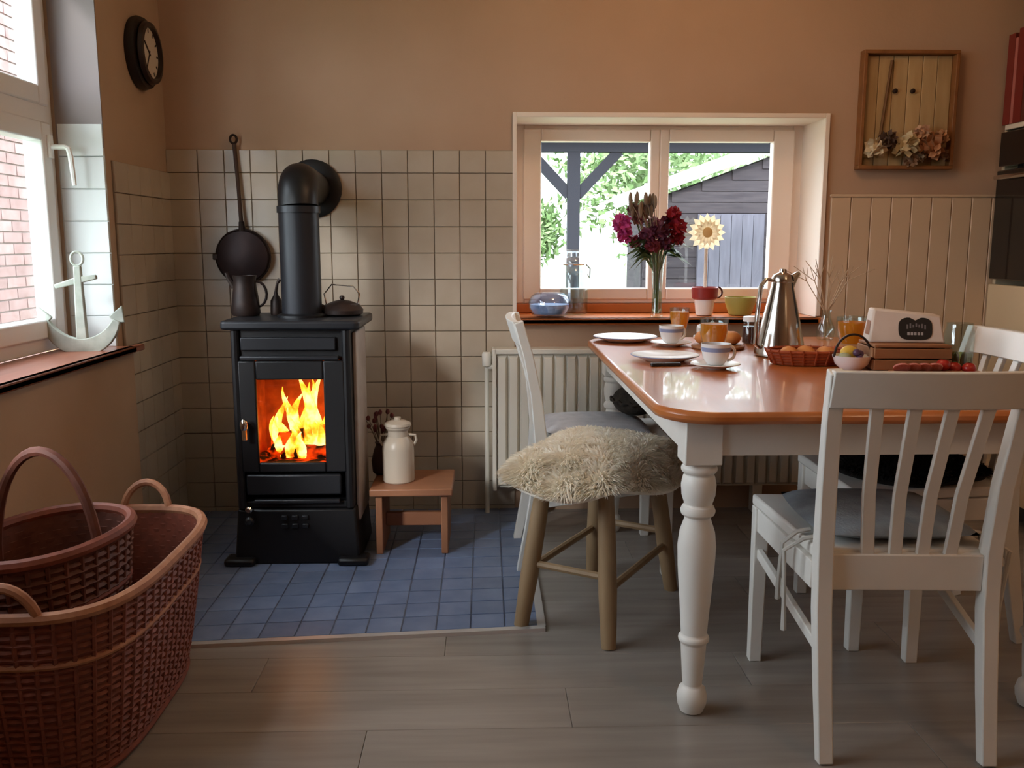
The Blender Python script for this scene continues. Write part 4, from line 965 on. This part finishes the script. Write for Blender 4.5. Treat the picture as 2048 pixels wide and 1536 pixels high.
# ================================================================== PENDANT LAMP (above the frame, lights the table)
def pendant(label, loc, strength, r):
    t = thing('pendant_lamp', label, 'lamp', loc, group='opal pendant lamps')
    part('canopy', G().lathe([(.05, -.0005), (.05, -.02), (.01, -.03)], n=24), CHROME, t)
    part('cord', G().cyl((0, 0, -.03), (0, 0, -.27+r), .003, n=6), M('cord', '#202020', .6), t)
    part('globe', G().ell((0, 0, -.27), (r, r, r), 24, 16), M('opal_glass_%d' % strength, '#ffe0b8', .5, emis='#ffcfa2', estr=strength), t)
pendant('opal glass pendant lamp hanging above the dining table', (.72, 2.55, ZC), 22, .10)
pendant('opal glass pendant lamp hanging behind the viewer on the right', (1.75, .25, ZC), 13, .13)

# ================================================================== OUTSIDE
GRASS = M('lawn', '#76836a', .95, spec=.1, var='#8d967e', scale=(2, 2, 2))
struct(tag(part('ground', G().box(-40, 40, 4.05, 60, -.45, -.30).box(-40, -1.65, -30, 4.05, -.45, -.30).box(-1.65, 3.2, -30, -2.2, -.45, -.30), GRASS, smooth=0), 'pale garden ground outside the windows', 'ground'))
# carport post with braces
DKW = M('dark_timber', '#2a2b31', .8, spec=.08)
cpt = thing('carport', 'dark timber carport post with two braces and a beam outside the back window', 'carport', (.87, 9.0, -.30))
part('post', G().box(-.06, .06, -.06, .06, 0, 2.27), DKW, cpt)
part('beam', G().box(-2.5, 6.0, -.07, .07, 2.27, 2.56), DKW, cpt)
for s_ in (-1, 1): part('brace', G().sweep([(s_*.04, 0, 1.86), (s_*.44, 0, 2.28)], .09, .10, (0, 1, 0)), DKW, cpt)
part('roof', G().box(-2.6, 6.1, -.6, 1.2, 2.56, 2.66), DKW, cpt)
part('post', G().box(5.7, 5.82, -.06, .06, 0, 2.36), DKW, cpt)
# shed
sh = thing('garden_shed', 'dark timber garden shed with a sloping pale roof edge behind the back window', 'shed', (2.0, 12.2, -.30))
DKS = M('shed_board', '#423d40', .8, rnd=.12, var='#353135', scale=(3, 3, 30), spec=.08)
bmesh_board = G().box(0, 5.0, -.02, 0, 0, .13).mesh('board', 0); bmesh_board.materials.append(DKS)
def roofz(x): return 1.93+.36*x if x < 2.6 else 1.93+.36*2.6-.36*(x-2.6)
zb = .05
while zb < 2.9:
    x0 = .12; x1 = 5.1
    if zb+.13 > 1.9: x0 = .12+max(0, (zb+.13-1.93)/.36); x1 = 5.1-max(0, (zb+.13-1.93)/.36)
    if x1-x0 < .3: break
    part('board', G().box(x0, x1, -.025, 0, zb, zb+.135), DKS, sh, smooth=0); zb += .145
part('wall', G().add([(.1, .0005, 0), (5.1, .0005, 0), (5.1, 1.2, 0), (.1, 1.2, 0), (.1, .0005, 1.9), (5.1, .0005, 1.9), (5.1, 1.2, 1.9), (.1, 1.2, 1.9), (2.6, .0005, 2.8), (2.6, 1.2, 2.8)],
    [(0, 1, 5, 8, 4), (3, 7, 9, 6, 2), (1, 2, 6, 5), (0, 4, 7, 3), (4, 8, 9, 7), (8, 5, 6, 9), (3, 2, 1, 0)]), DKS, sh, smooth=0)
PALE = M('roof_edge', '#8f8c88', .8, spec=.1)
for s_ in (-1, 1):
    part('fascia', G().sweep([(2.6, -.16, 2.96), (2.6+s_*2.9, -.16, 2.96-.36*2.9)], .04, .16, (0, 1, 0)), PALE, sh)
    part('roof_slope', G().sweep([(2.6, .64, 3.0), (2.6+s_*2.9, .64, 3.0-.36*2.9)], 1.55, .04, (0, 1, 0)), PALE, sh)
sd_ = part('door', G().box(.85, 1.75, -.05, -.026, .05, 1.78), M('shed_door', '#62606a', .8, spec=.08, var='#55535c', scale=(20, 3, 3)), sh)
for k in range(6): part('plank', G().box(.86+k*.148, .86+k*.148+.140, -.062, -.0505, .07, 1.76), M('shed_door', '#62606a', .8), sd_, smooth=0)
lamp_o = part('wall_lamp', G().box(2.1, 2.32, -.10, -.0255, 1.80, 1.98), M('lamp_grey', '#a9a8ac', .5), sh)
# trees
LEAFM = [M('tree_leaf', '#5f7a4a', .9, spec=.1, var='#869a70', scale=(3, 3, 3)), M('tree_leaf_pale', '#74875f', .9, spec=.1, var='#98a688', scale=(3, 3, 3))]
def tree(label, x, y, h, r, seed, mat, n=3600):
    t = thing('tree', label, 'tree', (x, y, -.30), group='garden trees'); rg = random.Random(seed)
    part('trunk', G().tube([(0, 0, 0), (.05, .05, h*.35), (0, 0, h*.7)], [.16, .12, .05], 8), M('bark', '#6c6258', .9), t)
    vs = []; fs = []
    cl = [(Vector((rg.gauss(0, 1), rg.gauss(0, 1), rg.gauss(0, .8))).normalized()*rg.uniform(.3, .9), rg.uniform(.22, .4)) for _ in range(26)]
    for _ in range(n):
        c, cr_ = rg.choice(cl); d = Vector((rg.gauss(0, 1), rg.gauss(0, 1), rg.gauss(0, 1))).normalized()*cr_*rg.random()**.4
        p = (c+d); p = Vector((p.x*r, p.y*r, p.z*r*1.1+h*.62)); a = Vector((rg.gauss(0, 1), rg.gauss(0, 1), rg.gauss(0, 1))).normalized()*.11; b = a.orthogonal().normalized()*.05
        k = len(vs); vs += [p-a, p+b, p+a, p-b]; fs.append((k, k+1, k+2, k+3))
    me = bpy.data.meshes.new('foliage'); me.from_pydata([tuple(v) for v in vs], [], fs); me.update(); link('foliage', me, mat, t)['kind'] = 'stuff'
tree('pale green tree between the carport post and the window mullion', 3.2, 17.5, 4.6, 2.1, 1, LEAFM[0])
tree('pale green tree rising behind the shed roof', 6.4, 20.5, 5.6, 2.8, 2, LEAFM[1])
tree('low green bush-like tree seen left of the carport post', 0.5, 18.0, 2.6, 1.15, 3, LEAFM[0], 2400)
tree('added unseen tree that screens sun from the far part of the left window', -3.7, -1.04, 5.77, .72, 9, LEAFM[0], 5200)  # added out of view: crown blocks sun from the tiles left of the flue
# brick building seen through the left window
bw_ = thing('brick_building', 'pink-red brick wall of a neighbouring building outside the left window', 'building', (-3.2, 6.0, -.30))
BR = M('brick', '#846a66', .9, spec=.1, rnd=.12, var='#937b78', scale=(12, 12, 12)); MORT = M('mortar', '#85766f', .9)
part('wall_core', G().box(-.24, -.012, -3.2, 2.2, 0, 3.4), MORT, bw_, smooth=0)
bm_ = G().box(-.015, 0, -.118, .118, -.032, .032).mesh('brick', 0); bm_.materials.append(BR)
cnt = 0
for k in range(40):
    for j in range(7):
        yy = -.827+j*.247+(.123 if k % 2 else 0); zz = .30+k*.0755
        link('brick', bm_, None, bw_, (0, yy, zz)); cnt += 1
g = G()
for k in range(44):
    for j in range(22):
        yy = -3.05+j*.247+(.123 if k % 2 else 0); zz = .0+.05+k*.0755-.0520
        if k >= 4 and k < 44 and -.9 < yy < .80: continue
        if yy > 2.05: continue
        g.box(-.015, 0, yy-.118, yy+.118, max(0, zz-.032), zz+.032)
part('brickwork', g, BR, bw_, smooth=0)['kind'] = 'stuff'
